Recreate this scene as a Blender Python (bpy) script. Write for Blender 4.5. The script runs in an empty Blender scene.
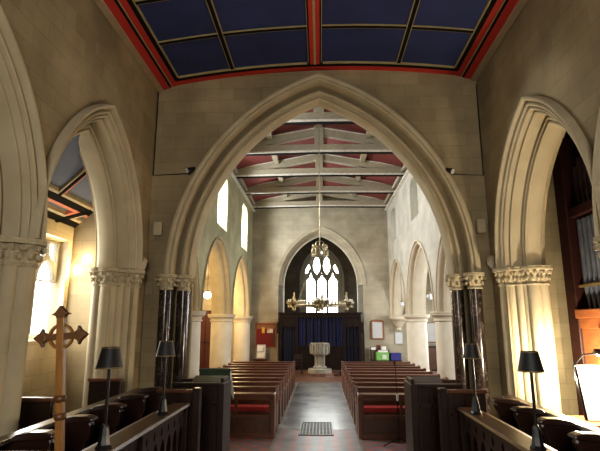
import bpy, math, random
from math import sin, cos, pi, sqrt, acos, atan2, radians
from mathutils import Vector, Matrix
from mathutils.geometry import tessellate_polygon
random.seed(7)
sc = bpy.context.scene
COL = sc.collection

# ------------------------------------------------------------------ materials
def new_mat(name):
    m = bpy.data.materials.new(name); m.use_nodes = True
    nt = m.node_tree; b = nt.nodes['Principled BSDF']
    return m, nt, b

def _noise(nt, scale, detail=4, coord='Object', stretch=None):
    tc = nt.nodes.new('ShaderNodeTexCoord')
    n = nt.nodes.new('ShaderNodeTexNoise'); n.inputs['Scale'].default_value = scale
    n.inputs['Detail'].default_value = detail
    if stretch:
        mp = nt.nodes.new('ShaderNodeMapping'); mp.inputs['Scale'].default_value = stretch
        nt.links.new(tc.outputs[coord], mp.inputs['Vector']); nt.links.new(mp.outputs[0], n.inputs['Vector'])
    else:
        nt.links.new(tc.outputs[coord], n.inputs['Vector'])
    return n

def plain(name, c1, c2=None, rough=0.6, scale=6, metal=0.0, bump=0.0, stretch=None, spec=None):
    m, nt, b = new_mat(name)
    c2 = c2 or tuple(x * 0.75 for x in c1)
    n = _noise(nt, scale, stretch=stretch)
    r = nt.nodes.new('ShaderNodeValToRGB')
    r.color_ramp.elements[0].position = 0.3; r.color_ramp.elements[1].position = 0.7
    r.color_ramp.elements[0].color = (*c2, 1); r.color_ramp.elements[1].color = (*c1, 1)
    nt.links.new(n.outputs['Fac'], r.inputs['Fac']); nt.links.new(r.outputs['Color'], b.inputs['Base Color'])
    b.inputs['Roughness'].default_value = rough; b.inputs['Metallic'].default_value = metal
    if spec is not None: b.inputs['Specular IOR Level'].default_value = spec
    if bump:
        bp = nt.nodes.new('ShaderNodeBump'); bp.inputs['Strength'].default_value = bump
        bp.inputs['Distance'].default_value = 0.02
        nt.links.new(n.outputs['Fac'], bp.inputs['Height']); nt.links.new(bp.outputs[0], b.inputs['Normal'])
    return m

def ashlar(name, c1, c2, mortar, plane='xz', bw=0.62, rh=0.27, msize=0.006, stain=0.35, rough=0.85):
    """coursed stone blocks laid in the wall plane (object coordinates = metres)"""
    m, nt, b = new_mat(name)
    tc = nt.nodes.new('ShaderNodeTexCoord')
    sp = nt.nodes.new('ShaderNodeSeparateXYZ'); cb = nt.nodes.new('ShaderNodeCombineXYZ')
    nt.links.new(tc.outputs['Object'], sp.inputs[0])
    nt.links.new(sp.outputs[{'x': 0, 'y': 1}[plane[0]]], cb.inputs[0]); nt.links.new(sp.outputs[2 if plane[1] == 'z' else 1], cb.inputs[1])
    br = nt.nodes.new('ShaderNodeTexBrick')
    br.inputs['Color1'].default_value = (*c1, 1); br.inputs['Color2'].default_value = (*c2, 1); br.inputs['Mortar'].default_value = (*mortar, 1)
    br.inputs['Scale'].default_value = 1.0; br.inputs['Brick Width'].default_value = bw; br.inputs['Row Height'].default_value = rh
    br.inputs['Mortar Size'].default_value = msize; br.inputs['Mortar Smooth'].default_value = 0.4; br.inputs['Bias'].default_value = -0.1
    nt.links.new(cb.outputs[0], br.inputs['Vector'])
    n = _noise(nt, 1.1, 6)
    r = nt.nodes.new('ShaderNodeMapRange'); r.inputs[1].default_value = 0.3; r.inputs[2].default_value = 0.7
    r.inputs[3].default_value = 1.0 - stain; r.inputs[4].default_value = 1.08
    nt.links.new(n.outputs['Fac'], r.inputs[0])
    mx = nt.nodes.new('ShaderNodeMix'); mx.data_type = 'RGBA'; mx.blend_type = 'MULTIPLY'; mx.inputs[0].default_value = 1
    nt.links.new(br.outputs['Color'], mx.inputs[6]); nt.links.new(r.outputs[0], mx.inputs[7])
    nt.links.new(mx.outputs[2], b.inputs['Base Color'])
    b.inputs['Roughness'].default_value = rough; b.inputs['Specular IOR Level'].default_value = 0.15
    n2 = _noise(nt, 18, 5)
    bp = nt.nodes.new('ShaderNodeBump'); bp.inputs['Strength'].default_value = 0.25; bp.inputs['Distance'].default_value = 0.01
    nt.links.new(n2.outputs['Fac'], bp.inputs['Height']); nt.links.new(bp.outputs[0], b.inputs['Normal'])
    return m

def checker(name, cols, size, rough=0.35, plane_rot=0.0):
    m, nt, b = new_mat(name)
    tc = nt.nodes.new('ShaderNodeTexCoord'); mp = nt.nodes.new('ShaderNodeMapping')
    mp.inputs['Rotation'].default_value = (0, 0, plane_rot); mp.inputs['Scale'].default_value = (1 / size,) * 3
    mp.inputs['Location'].default_value = (0, 0, 0.37)
    nt.links.new(tc.outputs['Object'], mp.inputs[0])
    ck = nt.nodes.new('ShaderNodeTexChecker'); ck.inputs['Scale'].default_value = 1.0
    ck.inputs['Color1'].default_value = (*cols[0], 1); ck.inputs['Color2'].default_value = (*cols[1], 1)
    nt.links.new(mp.outputs[0], ck.inputs['Vector'])
    n = _noise(nt, 3, 5); mx = nt.nodes.new('ShaderNodeMix'); mx.data_type = 'RGBA'; mx.blend_type = 'MULTIPLY'; mx.inputs[0].default_value = 0.6
    nt.links.new(ck.outputs['Color'], mx.inputs[6]); nt.links.new(n.outputs['Fac'], mx.inputs[7])
    nt.links.new(mx.outputs[2], b.inputs['Base Color'])
    b.inputs['Roughness'].default_value = rough; b.inputs['Specular IOR Level'].default_value = 0.5
    return m

def emit(name, col, strength, noise=0.0, scale=3):
    m, nt, b = new_mat(name)
    b.inputs['Base Color'].default_value = (*col, 1)
    b.inputs['Roughness'].default_value = 0.3
    n = _noise(nt, scale)
    r = nt.nodes.new('ShaderNodeMapRange'); r.inputs[3].default_value = strength * (1 - noise); r.inputs[4].default_value = strength * (1 + noise)
    nt.links.new(n.outputs['Fac'], r.inputs[0])
    b.inputs['Emission Color'].default_value = (*col, 1); nt.links.new(r.outputs[0], b.inputs['Emission Strength'])
    return m

S1, S2, SM = (0.41, 0.335, 0.205), (0.345, 0.278, 0.168), (0.31, 0.25, 0.15)
M = {}
M['ash_xz'] = ashlar('chancel_ashlar_cross', S1, S2, SM, 'xz', bw=.55, rh=.25)
M['ash_yz'] = ashlar('chancel_ashlar_side', S1, S2, SM, 'yz', bw=.55, rh=.25)
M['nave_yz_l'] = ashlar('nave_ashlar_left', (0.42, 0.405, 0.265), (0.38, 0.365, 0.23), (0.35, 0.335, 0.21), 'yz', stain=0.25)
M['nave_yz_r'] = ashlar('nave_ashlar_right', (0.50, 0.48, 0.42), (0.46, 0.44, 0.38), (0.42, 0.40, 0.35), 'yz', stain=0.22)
M['nave_xz'] = ashlar('nave_ashlar_west', (0.45, 0.41, 0.315), (0.40, 0.36, 0.275), (0.35, 0.315, 0.24), 'xz', stain=0.25)
M['aisle_yz'] = ashlar('aisle_ashlar', (0.70, 0.62, 0.46), (0.62, 0.54, 0.39), (0.54, 0.46, 0.33), 'yz', bw=0.5, rh=0.24)
M['aisle_xz'] = ashlar('aisle_ashlar_cross', (0.62, 0.51, 0.32), (0.55, 0.44, 0.27), (0.46, 0.37, 0.23), 'xz', bw=0.5, rh=0.24)
M['mould'] = plain('dressed_stone', (0.50, 0.43, 0.29), (0.41, 0.345, 0.225), 0.8, 2.2, bump=0.1)
M['mould_pale'] = plain('pale_dressed_stone', (0.58, 0.52, 0.40), (0.50, 0.44, 0.33), 0.8, 2.0, bump=0.1)
M['column'] = plain('pale_column_stone', (0.66, 0.61, 0.50), (0.58, 0.53, 0.42), 0.75, 2.5, bump=0.08)
M['carved'] = plain('carved_stone', (0.52, 0.45, 0.31), (0.36, 0.30, 0.19), 0.85, 14, bump=0.4)
M['grey_stone'] = plain('grey_stone', (0.36, 0.35, 0.30), (0.28, 0.27, 0.23), 0.8, 4, bump=0.1)
M['font_stone'] = plain('font_stone', (0.33, 0.31, 0.25), (0.24, 0.225, 0.18), 0.8, 5, bump=0.1)
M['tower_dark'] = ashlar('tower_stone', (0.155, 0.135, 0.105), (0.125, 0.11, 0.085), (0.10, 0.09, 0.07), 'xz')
M['wood'] = plain('dark_oak', (0.034, 0.015, 0.009), (0.017, 0.008, 0.005), 0.32, 5, stretch=(1, 1, 8), spec=0.5)
M['screen_wood'] = plain('near_black_oak', (0.022, 0.012, 0.009), (0.012, 0.007, 0.005), 0.6, 5, spec=0.2)
M['pew_wood'] = plain('red_brown_pew_wood', (0.165, 0.068, 0.037), (0.095, 0.039, 0.022), 0.30, 5, stretch=(1, 6, 8), spec=0.5)
M['pew_dark'] = plain('dark_pew_panel', (0.11, 0.052, 0.028), (0.065, 0.03, 0.017), 0.45, 5, stretch=(6, 1, 1))
M['ledge'] = plain('worn_oak_ledge', (0.125, 0.07, 0.032), (0.08, 0.043, 0.02), 0.28, 5, stretch=(6, 1, 6), spec=0.6)
M['stall_wood'] = plain('stall_oak', (0.048, 0.020, 0.011), (0.024, 0.010, 0.006), 0.28, 5, stretch=(1, 1, 8), spec=0.6)
M['cross_wood'] = plain('golden_oak_cross', (0.30, 0.145, 0.04), (0.21, 0.095, 0.025), 0.35, 8, stretch=(6, 6, 1))
M['cross_dark'] = plain('dark_carved_oak', (0.16, 0.07, 0.022), (0.10, 0.045, 0.015), 0.4, 8)
M['organ_wood'] = plain('red_organ_wood', (0.36, 0.13, 0.045), (0.24, 0.08, 0.03), 0.35, 5, stretch=(1, 1, 8))
M['black'] = plain('black_metal', (0.012, 0.012, 0.012), (0.008, 0.008, 0.008), 0.35, 10, spec=0.5)
M['shade'] = plain('black_lampshade', (0.022, 0.022, 0.024), (0.014, 0.014, 0.016), 0.55, 30)
M['shade_trim'] = plain('gold_trim', (0.20, 0.145, 0.06), (0.15, 0.105, 0.04), 0.5, 10)
M['brass'] = plain('old_brass', (0.42, 0.36, 0.22), (0.22, 0.18, 0.11), 0.4, 12, metal=0.6)
M['brass_bright'] = plain('gilt_brass', (0.60, 0.48, 0.25), (0.38, 0.28, 0.13), 0.35, 12, metal=0.5)
M['candle'] = plain('ivory_candle', (0.75, 0.70, 0.58), None, 0.5)
M['red_paint'] = plain('red_paint', (0.50, 0.040, 0.026), (0.44, 0.034, 0.022), 0.6, 4)
M['blue_paint'] = plain('dark_blue_paint', (0.030, 0.046, 0.150), (0.022, 0.034, 0.108), 0.65, 1.6)
M['blue_pale'] = plain('pale_blue_paint', (0.16, 0.19, 0.26), (0.12, 0.145, 0.20), 0.7, 2)
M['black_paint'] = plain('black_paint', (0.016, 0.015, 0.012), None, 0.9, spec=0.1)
M['gold_paint'] = plain('gold_paint', (0.42, 0.34, 0.17), (0.34, 0.27, 0.13), 0.55, 6)
M['pink_paint'] = plain('salmon_paint', (0.62, 0.22, 0.15), (0.54, 0.18, 0.12), 0.6, 4)
M['cornice'] = plain('cornice_stone', (0.40, 0.31, 0.20), (0.34, 0.26, 0.16), 0.8, 4)
M['roof_red'] = plain('red_roof_boards', (0.22, 0.055, 0.048), (0.16, 0.040, 0.037), 0.7, 3, stretch=(12, 1, 1))
M['beam'] = plain('pale_painted_beam', (0.42, 0.385, 0.285), (0.33, 0.30, 0.22), 0.75, 3, stretch=(2, 6, 6))
M['beam_edge'] = plain('white_beam_edge', (0.80, 0.77, 0.68), None, 0.7)
M['marble'] = None
m, nt, b = new_mat('black_veined_marble')
n = _noise(nt, 4, 8); n.inputs['Distortion'].default_value = 1.5
r = nt.nodes.new('ShaderNodeValToRGB')
for e, (p, c) in zip(r.color_ramp.elements, ((0.0, (0.022, 0.017, 0.015)), (1.0, (0.03, 0.024, 0.02)))): e.position = p; e.color = (*c, 1)
for p, c in ((0.50, (0.028, 0.020, 0.017)), (0.535, (0.12, 0.095, 0.082)), (0.57, (0.035, 0.022, 0.018))):
    e = r.color_ramp.elements.new(p); e.color = (*c, 1)
nt.links.new(n.outputs['Fac'], r.inputs['Fac']); nt.links.new(r.outputs[0], b.inputs['Base Color'])
b.inputs['Roughness'].default_value = 0.18
M['marble'] = m
M['navy'] = plain('navy_curtain', (0.020, 0.026, 0.095), (0.010, 0.012, 0.045), 0.9, 9, stretch=(6, 1, 0.3))
M['navy_dark'] = plain('black_blue_curtain', (0.008, 0.011, 0.030), (0.005, 0.007, 0.018), 0.9, 9, stretch=(6, 1, 0.3))
M['cushion'] = plain('red_cushion', (0.42, 0.045, 0.040), (0.30, 0.028, 0.026), 0.85, 14)
M['red_board'] = plain('dark_red_felt', (0.22, 0.030, 0.028), (0.17, 0.022, 0.022), 0.9, 20)
M['board_frame'] = plain('brown_frame', (0.30, 0.13, 0.05), (0.22, 0.09, 0.035), 0.5, 8)
M['paper'] = plain('white_paper', (0.78, 0.77, 0.73), (0.70, 0.69, 0.66), 0.8, 6)
M['paper_grey'] = plain('printed_paper', (0.62, 0.63, 0.61), (0.5, 0.52, 0.52), 0.8, 22)
M['yellow'] = plain('yellow_paper', (0.75, 0.48, 0.06), None, 0.8)
M['green_crate'] = plain('green_plastic', (0.20, 0.50, 0.11), None, 0.45)
M['blue_crate'] = plain('blue_plastic', (0.030, 0.030, 0.20), None, 0.45)
M['green_cloth'] = plain('dark_green_cloth', (0.05, 0.075, 0.045), (0.03, 0.045, 0.027), 0.85, 12)
M['grey_edge'] = plain('grey_green_board', (0.30, 0.33, 0.28), (0.24, 0.26, 0.22), 0.5, 8)
M['pipe'] = plain('grey_blue_organ_pipe', (0.17, 0.185, 0.22), (0.10, 0.11, 0.14), 0.35, 4, metal=0.35)
M['pipe_dark'] = plain('dark_purple_organ_pipe', (0.055, 0.030, 0.035), (0.03, 0.018, 0.022), 0.5, 4)
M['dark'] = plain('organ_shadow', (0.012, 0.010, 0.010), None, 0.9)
M['organ_frame'] = plain('dark_red_organ_case', (0.05, 0.013, 0.010), (0.028, 0.008, 0.006), 0.5, 5, stretch=(1, 1, 6))
M['door_wood'] = plain('mahogany_door', (0.11, 0.030, 0.02), (0.07, 0.02, 0.013), 0.4, 5, stretch=(8, 1, 1))
M['plaster'] = plain('pale_box_plaster', (0.50, 0.43, 0.30), (0.46, 0.39, 0.27), 0.7, 5)
M['floor_slab'] = ashlar('worn_grey_slabs', (0.29, 0.295, 0.29), (0.25, 0.255, 0.25), (0.19, 0.19, 0.185), 'xy', bw=0.9, rh=0.6, msize=0.008, stain=0.55, rough=0.24)
M['floor_tile'] = checker('red_and_slate_tiles', ((0.55, 0.23, 0.20), (0.27, 0.29, 0.33)), 0.21, 0.35)
M['floor_diag'] = checker('diagonal_tiles', ((0.44, 0.21, 0.18), (0.25, 0.27, 0.29)), 0.21, 0.38, radians(45))
M['floor_red'] = checker('red_font_tiles', ((0.27, 0.13, 0.085), (0.17, 0.10, 0.075)), 0.22, 0.35)
M['floor_stone'] = plain('choir_floor_stone', (0.22, 0.19, 0.15), (0.17, 0.14, 0.11), 0.5, 3)
M['iron'] = plain('grey_iron_grating', (0.24, 0.245, 0.235), (0.18, 0.185, 0.175), 0.4, 8, metal=0.2)
M['iron_dark'] = plain('dull_iron', (0.15, 0.152, 0.148), (0.11, 0.112, 0.11), 0.6, 8)
M['glass_bright'] = emit('daylit_leaded_glass', (0.97, 1.0, 0.98), 3.4, 0.15)
M['glass_aisle'] = emit('daylit_aisle_glass', (1.0, 0.99, 0.98), 3.0, 0.2)
M['glass_tower'] = emit('daylit_tower_glass', (0.97, 1.0, 0.97), 4.0, 0.25, 4)
M['glass_dim'] = emit('greenish_leaded_glass', (0.50, 0.60, 0.40), 0.75, 0.5, 5)
M['bulb'] = emit('warm_bulb', (1.0, 0.80, 0.46), 30)
M['globe'] = emit('lit_globe', (1.0, 0.86, 0.55), 9)
M['globe_off'] = plain('unlit_glass_globe', (0.66, 0.67, 0.66), (0.55, 0.56, 0.56), 0.25, 6)
M['tube_light'] = emit('music_desk_strip_light', (1.0, 0.93, 0.80), 40)

# ------------------------------------------------------------------ mesh builder
class MB:
    def __init__(s): s.v, s.f = [], []
    def add(s, vs, fs):
        k = len(s.v); s.v += [tuple(v) for v in vs]; s.f += [tuple(i + k for i in f) for f in fs]; return s
    def box(s, x0, x1, y0, y1, z0, z1):
        return s.add([(x, y, z) for z in (z0, z1) for x, y in ((x0, y0), (x1, y0), (x1, y1), (x0, y1))],
                     [(3, 2, 1, 0), (4, 5, 6, 7), (0, 1, 5, 4), (1, 2, 6, 5), (2, 3, 7, 6), (3, 0, 4, 7)])
    def prism(s, poly, fn, w0, w1):
        """extrude polygon [(u,v)] between w0 and w1; fn(u,v,w)->xyz"""
        n = len(poly)
        vs = [fn(u, v, w0) for u, v in poly] + [fn(u, v, w1) for u, v in poly]
        return s.add(vs, [tuple(range(n)), tuple(range(2 * n - 1, n - 1, -1))] + [(i, i + n, (i + 1) % n + n, (i + 1) % n) for i in range(n)])
    def slab(s, outer, holes, fn, w0, w1, holes_back=None):
        hb = holes_back or holes
        lf = [outer] + list(holes); lb = [outer] + list(hb)
        def cap(loops, w, flip):
            pts = [p for l in loops for p in l]
            tris = tessellate_polygon([[Vector((u, v, 0)) for u, v in l] for l in loops])
            s.add([fn(u, v, w) for u, v in pts], [tuple(reversed(t)) if flip else tuple(t) for t in tris])
        cap(lf, w0, False); cap(lb, w1, True)
        for a, b in zip(lf, lb):
            n = len(a)
            s.add([fn(u, v, w0) for u, v in a] + [fn(u, v, w1) for u, v in b], [(i, i + n, (i + 1) % n + n, (i + 1) % n) for i in range(n)])
        return s
    def lathe(s, prof, c, n=20, a0=0.0, a1=2 * pi):
        cx, cy, cz = c; full = abs(a1 - a0 - 2 * pi) < 1e-6
        k = n if full else n + 1
        vs = [(cx + r * cos(a0 + (a1 - a0) * i / n), cy + r * sin(a0 + (a1 - a0) * i / n), cz + z) for r, z in prof for i in range(k)]
        fs = []
        for j in range(len(prof) - 1):
            for i in range(n):
                i2 = (i + 1) % k
                fs.append((j * k + i, j * k + i2, (j + 1) * k + i2, (j + 1) * k + i))
        fs.append(tuple(range(k - 1, -1, -1))); fs.append(tuple((len(prof) - 1) * k + i for i in range(k)))
        return s.add(vs, fs)
    def tube(s, pts, r, n=8):
        pts = [Vector(p) for p in pts]; rr = r if isinstance(r, (list, tuple)) else [r] * len(pts)
        rings = []
        for i, p in enumerate(pts):
            d = (pts[min(i + 1, len(pts) - 1)] - pts[max(i - 1, 0)]).normalized()
            a = Vector((0, 0, 1)) if abs(d.z) < 0.9 else Vector((1, 0, 0))
            u = d.cross(a).normalized(); w = d.cross(u)
            rings.append([p + (u * cos(2 * pi * k / n) + w * sin(2 * pi * k / n)) * rr[i] for k in range(n)])
        fs = [(j * n + i, j * n + (i + 1) % n, (j + 1) * n + (i + 1) % n, (j + 1) * n + i) for j in range(len(pts) - 1) for i in range(n)]
        fs += [tuple(range(n - 1, -1, -1)), tuple((len(pts) - 1) * n + i for i in range(n))]
        return s.add([v for q in rings for v in q], fs)
    def blob(s, c, r, n=8, m=5):
        rx, ry, rz = r if isinstance(r, tuple) else (r, r, r)
        vs = [(c[0], c[1], c[2] - rz)]
        for j in range(1, m):
            t = -pi / 2 + pi * j / m
            vs += [(c[0] + rx * cos(t) * cos(2 * pi * i / n), c[1] + ry * cos(t) * sin(2 * pi * i / n), c[2] + rz * sin(t)) for i in range(n)]
        vs.append((c[0], c[1], c[2] + rz)); L = len(vs) - 1
        fs = [(0, 1 + (i + 1) % n, 1 + i) for i in range(n)]
        for j in range(m - 2):
            fs += [(1 + j * n + i, 1 + j * n + (i + 1) % n, 1 + (j + 1) * n + (i + 1) % n, 1 + (j + 1) * n + i) for i in range(n)]
        fs += [(L, 1 + (m - 2) * n + i, 1 + (m - 2) * n + (i + 1) % n) for i in range(n)]
        return s.add(vs, fs)
    def arch_sweep(s, uc, zs, a, h, prof, fn, n=20):
        R = (a * a + h * h) / (2 * a); c = R - a
        k = len(prof)
        for sg in (-1, 1):
            vs = []
            for i in range(n + 1):
                for o, w in prof:
                    q = R + o; t = acos(max(-1, min(1, c / q))) * i / n
                    vs.append(fn(uc + sg * (q * cos(t) - c), zs + q * sin(t), w))
            fs = [(i * k + j, i * k + j + 1, (i + 1) * k + j + 1, (i + 1) * k + j) for i in range(n) for j in range(k - 1)]
            if sg < 0: fs = [tuple(reversed(f)) for f in fs]
            s.add(vs, fs)
        return s
    def build(s, name, mat, parent=None, smooth=False, bevel=0.0, origin=None, recalc=True):
        me = bpy.data.meshes.new(name)
        o0 = Vector(origin) if origin is not None else Vector((0, 0, 0))
        me.from_pydata([tuple(Vector(v) - o0) for v in s.v], [], s.f); me.update()
        if recalc:
            import bmesh
            bm = bmesh.new(); bm.from_mesh(me); bmesh.ops.remove_doubles(bm, verts=bm.verts, dist=1e-5)
            bmesh.ops.recalc_face_normals(bm, faces=bm.faces); bm.to_mesh(me); bm.free()
        if smooth:
            for p in me.polygons: p.use_smooth = True
            try: me.set_sharp_from_angle(angle=radians(40))
            except Exception: pass
        me.materials.append(M[mat] if isinstance(mat, str) else mat)
        o = bpy.data.objects.new(name, me); COL.objects.link(o)
        if parent is not None: o.parent = parent
        o.location = o0
        if bevel:
            bv = o.modifiers.new('bevel', 'BEVEL'); bv.width = bevel; bv.segments = 2; bv.limit_method = 'ANGLE'
        return o

def XZ(u, v, w): return (u, w, v)            # wall across the church: w = y
def YZ(u, v, w): return (w, u, v)            # wall along the church: w = x

def arch_pts(uc, zs, a, h, o=0.0, n=18):
    """pointed arch outline from left springing over the apex to the right springing"""
    R = (a * a + h * h) / (2 * a); c = R - a; q = R + o; tm = acos(max(-1, min(1, c / q)))
    right = [(uc + q * cos(tm * i / n) - c, zs + q * sin(tm * i / n)) for i in range(n + 1)]
    left = [(2 * uc - u, z) for u, z in right]
    return left + right[::-1][1:]

def thing(name, label, cat, loc, group=None, rotz=0.0):
    o = bpy.data.objects.new(name, None); COL.objects.link(o); o.location = loc; o.rotation_euler = (0, 0, rotz)
    o.empty_display_size = 0.1
    o['label'] = label; o['category'] = cat
    if group: o['group'] = group
    return o
def tag(o, label, cat, group=None):
    o['label'] = label; o['category'] = cat
    if group: o['group'] = group
    return o
def struct(mb, name, mat, parent=None, **k):
    o = mb.build(name, mat, parent, **k)
    if parent is None: o['kind'] = 'structure'
    return o
def dup(root, loc, label, group=None, rotz=None):
    r = root.copy(); COL.objects.link(r); r.location = loc; r['label'] = label
    if rotz is not None: r.rotation_euler = (0, 0, rotz)
    if group: r['group'] = group
    for ch in list(root.children):
        c = ch.copy(); COL.objects.link(c); c.parent = r
        for g in list(ch.children):
            d = g.copy(); COL.objects.link(d); d.parent = c
    return r

# ------------------------------------------------------------------ dimensions
EYE = 2.5
CW = 3.08            # chancel half width
CWS = {-1: 3.16, 1: 3.03}
CT = 0.55            # chancel side wall thickness
CF = 0.67            # choir floor height above nave floor
AY0, AY1 = 8.6, 9.3  # chancel arch wall
NW, NT = 3.91, 0.78  # nave half width, arcade thickness
WY = 27.4            # west wall of the nave
EY = -4.5            # east wall behind the camera
CZ0, CZ1 = 7.12, 7.39
NZ = 9.2             # nave wall head

# ================================================================== FLOORS
struct(MB().box(-8, 8, AY1 - .6, 33, -0.3, 0.0), 'floor', 'floor_tile')
struct(MB().box(-0.98, 0.80, 12.2, 21.5, -0.05, 0.012), 'floor_aisle', 'floor_slab')
struct(MB().box(-1.0, 0.82, AY1 + .4, 12.2, -0.05, 0.010), 'floor_aisle_tiles', 'floor_diag')
struct(MB().box(-1.06, -0.98, AY1 + .4, 21.5, -0.05, 0.014).box(0.80, 0.88, AY1 + .4, 21.5, -0.05, 0.014), 'trim_aisle_border', 'floor_stone')
struct(MB().box(-1.5, 1.5, 21.5, 27.3, -0.05, 0.012), 'floor_font_tiles', 'floor_red')
stp = MB().box(-6.4, 6.4, EY, 6.8, 0.0, CF).box(-CW, CW, 6.8, 7.15, 0, .5).box(-6.4, -CW, 6.8, AY0 + .6, 0, CF).box(CW, 6.4, 6.8, AY0 + .6, 0, CF)
stp.box(-CW, CW, 7.15, 8.0, 0, .335).box(-CW, CW, 8.0, 8.66, 0, .165)
struct(stp, 'floor_choir', 'floor_stone')

# floor grating in the aisle
gr = thing('floor_grating', 'rectangular iron heating grating set in the tiled aisle floor', 'grating', (-0.12, 12.3, 0.012))
g = MB().box(-.40, .40, -.72, -.68, 0, .018).box(-.40, .40, .68, .72, 0, .018).box(-.40, -.36, -.68, .68, 0, .018).box(.36, .40, -.68, .68, 0, .018)
g.build('frame', 'iron', gr)
MB().box(-.36, .36, -.68, .68, 0, .006).build('under_plate', 'iron_dark', gr)
g = MB()
for i in range(9): g.box(-.32 + .08 * i - .012, -.32 + .08 * i + .012, -.68, .68, 0, .013)
for j in range(9): g.box(-.36, .36, -.56 + .14 * j - .01, -.56 + .14 * j + .01, 0, .014)
g.build('bars', 'iron', gr)

# ================================================================== CHANCEL ARCH WALL
ca, ch, czs = 2.35, 3.41, 3.35
def opening(outer_l, outer_r, z0, z1, arches):
    """wall outline with arch notches down to z0; arches = [(pts)] ordered left to right"""
    p = [(outer_l, z0)]
    for pts in arches:
        p += [(pts[0][0], z0)] + pts + [(pts[-1][0], z0)]
    p += [(outer_r, z0), (outer_r, z1), (outer_l, z1)]
    return p
wall = MB()
wall.slab(opening(-8, 8, 0, 10.6, [arch_pts(0, czs, ca, ch, .36)]), [], XZ, AY0, 8.97)
wall.slab(opening(-8, 8, 0, 10.6, [arch_pts(0, czs, ca, ch, .05)]), [], XZ, 8.965, 9.06)
wall.slab(opening(-8, 8, 0, 10.6, [arch_pts(0, czs, ca, ch, .32)]), [], XZ, 9.06, AY1)
struct(wall, 'wall_chancel_arch', 'ash_xz')
arc = MB()
prof = [(.47, 8.62), (.47, 8.51), (.445, 8.485), (.41, 8.48), (.375, 8.50), (.365, 8.535), (.355, 8.535), (.345, 8.515), (.325, 8.52), (.315, 8.56), (.315, 8.70), (.31, 8.86), (.28, 8.93), (.235, 8.93), (.21, 8.88),
        (.20, 8.71), (.18, 8.68), (.15, 8.68), (.13, 8.71), (.122, 8.76), (.10, 8.775), (.085, 8.74), (.06, 8.725), (.035, 8.745), (.02, 8.79), (.012, 8.83), (0, 8.86), (0, 8.97), (.06, 9.0), (.07, 9.07), (.24, 9.09), (.26, 9.24), (.33, 9.31)]
arc.arch_sweep(0, czs, ca, ch, prof, XZ, 28)
struct(arc, 'trim_chancel_arch_mouldings', 'mould', smooth=True)

def leafy_capital(mb, c, r, h, n=8, top=None):
    """bell with two tiers of knobbly leaves and an abacus"""
    x, y, z = c; t = top or r * 1.75
    mb.lathe([(r * 1.12, 0), (r * 1.22, .02), (r * 1.12, .04), (r * 1.02, .045), (r * 1.1, h * .45), (r * 1.45, h * .78), (t, h * .8), (t * 1.03, h * .88), (t * .97, h * .9), (t, h * .94), (t, h)], c, 16)
    for k in range(n):
        a = 2 * pi * k / n
        mb.blob((x + r * 1.28 * cos(a), y + r * 1.28 * sin(a), z + h * .36), (r * .26, r * .26, h * .14), 6, 4)
        a += pi / n
        mb.blob((x + r * 1.52 * cos(a), y + r * 1.52 * sin(a), z + h * .66), (r * .3, r * .3, h * .12), 6, 4)
    return mb
def marble_column(x, y, zb, lab):
    t = thing('marble_column', lab, 'column', (x, y, zb), 'black marble shafts of the chancel arch')
    zt = 3.08 - zb
    MB().lathe([(.19, 0), (.19, .25), (.165, .27), (.175, .32), (.15, .36), (.14, .40), (.15, .44), (.12, .46)], (0, 0, 0), 20).build('base', 'mould', t, smooth=True)
    MB().lathe([(.112, .45), (.112, zt)], (0, 0, 0), 20).build('shaft', 'marble', t, smooth=True)
    leafy_capital(MB(), (0, 0, zt), .112, .28, 8, .185).build('capital', 'carved', t, smooth=True)
    return t
zb = .165
marble_column(-2.765, 8.56, zb, 'black marble shaft at the left of the chancel arch, outer one nearest the corner')
marble_column(-2.52, 8.82, .0, 'black marble shaft at the left of the chancel arch, inner one beside the opening')
marble_column(2.70, 8.56, zb, 'black marble shaft at the right of the chancel arch, outer one nearest the corner')
marble_column(2.46, 8.82, .0, 'black marble shaft at the right of the chancel arch, inner one beside the opening')

# ================================================================== CHANCEL SIDE WALLS
sa, sh, szs = 1.15, 1.86, 3.40
SY = (3.60, 6.55)
for sg, side in ((-1, 'left'), (1, 'right')):
    fn = (lambda sg: (lambda u, v, w: (sg * (CWS[sg] + w), u, v)))(sg)
    mb = MB()
    mb.slab(opening(EY, AY0, 0, CZ0 + .5, [arch_pts(c, szs, sa, sh, .30) for c in SY]), [], fn, 0, .27)
    mb.slab(opening(EY, AY0, 0, CZ0 + .5, [arch_pts(c, szs, sa, sh, .05) for c in SY]), [], fn, .27, CT)
    struct(mb, 'wall_' + side, 'ash_yz')
    mb = MB()
    prof = [(.415, .02), (.415, -.085), (.395, -.11), (.365, -.105), (.345, -.07), (.338, -.01), (.325, .0), (.318, -.035), (.295, -.05), (.272, -.035), (.266, .0), (.256, .015), (.248, -.01), (.228, -.012), (.218, .015), (.212, .06), (.20, .085), (.188, .06), (.172, .062), (.164, .09), (.16, .15), (.15, .21), (.148, .27), (.132, .285),
            (.122, .24), (.10, .222), (.078, .235), (.07, .27), (.058, .275), (.05, .245), (.03, .24), (.014, .265), (.008, .31), (0, .33), (0, .47), (.012, .485), (.03, .50), (.05, .53), (.06, .56)]
    for c in SY: mb.arch_sweep(c, szs, sa, sh, prof, fn, 22)
    struct(mb, 'trim_%s_arch_mouldings' % side, 'mould', smooth=True)

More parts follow.
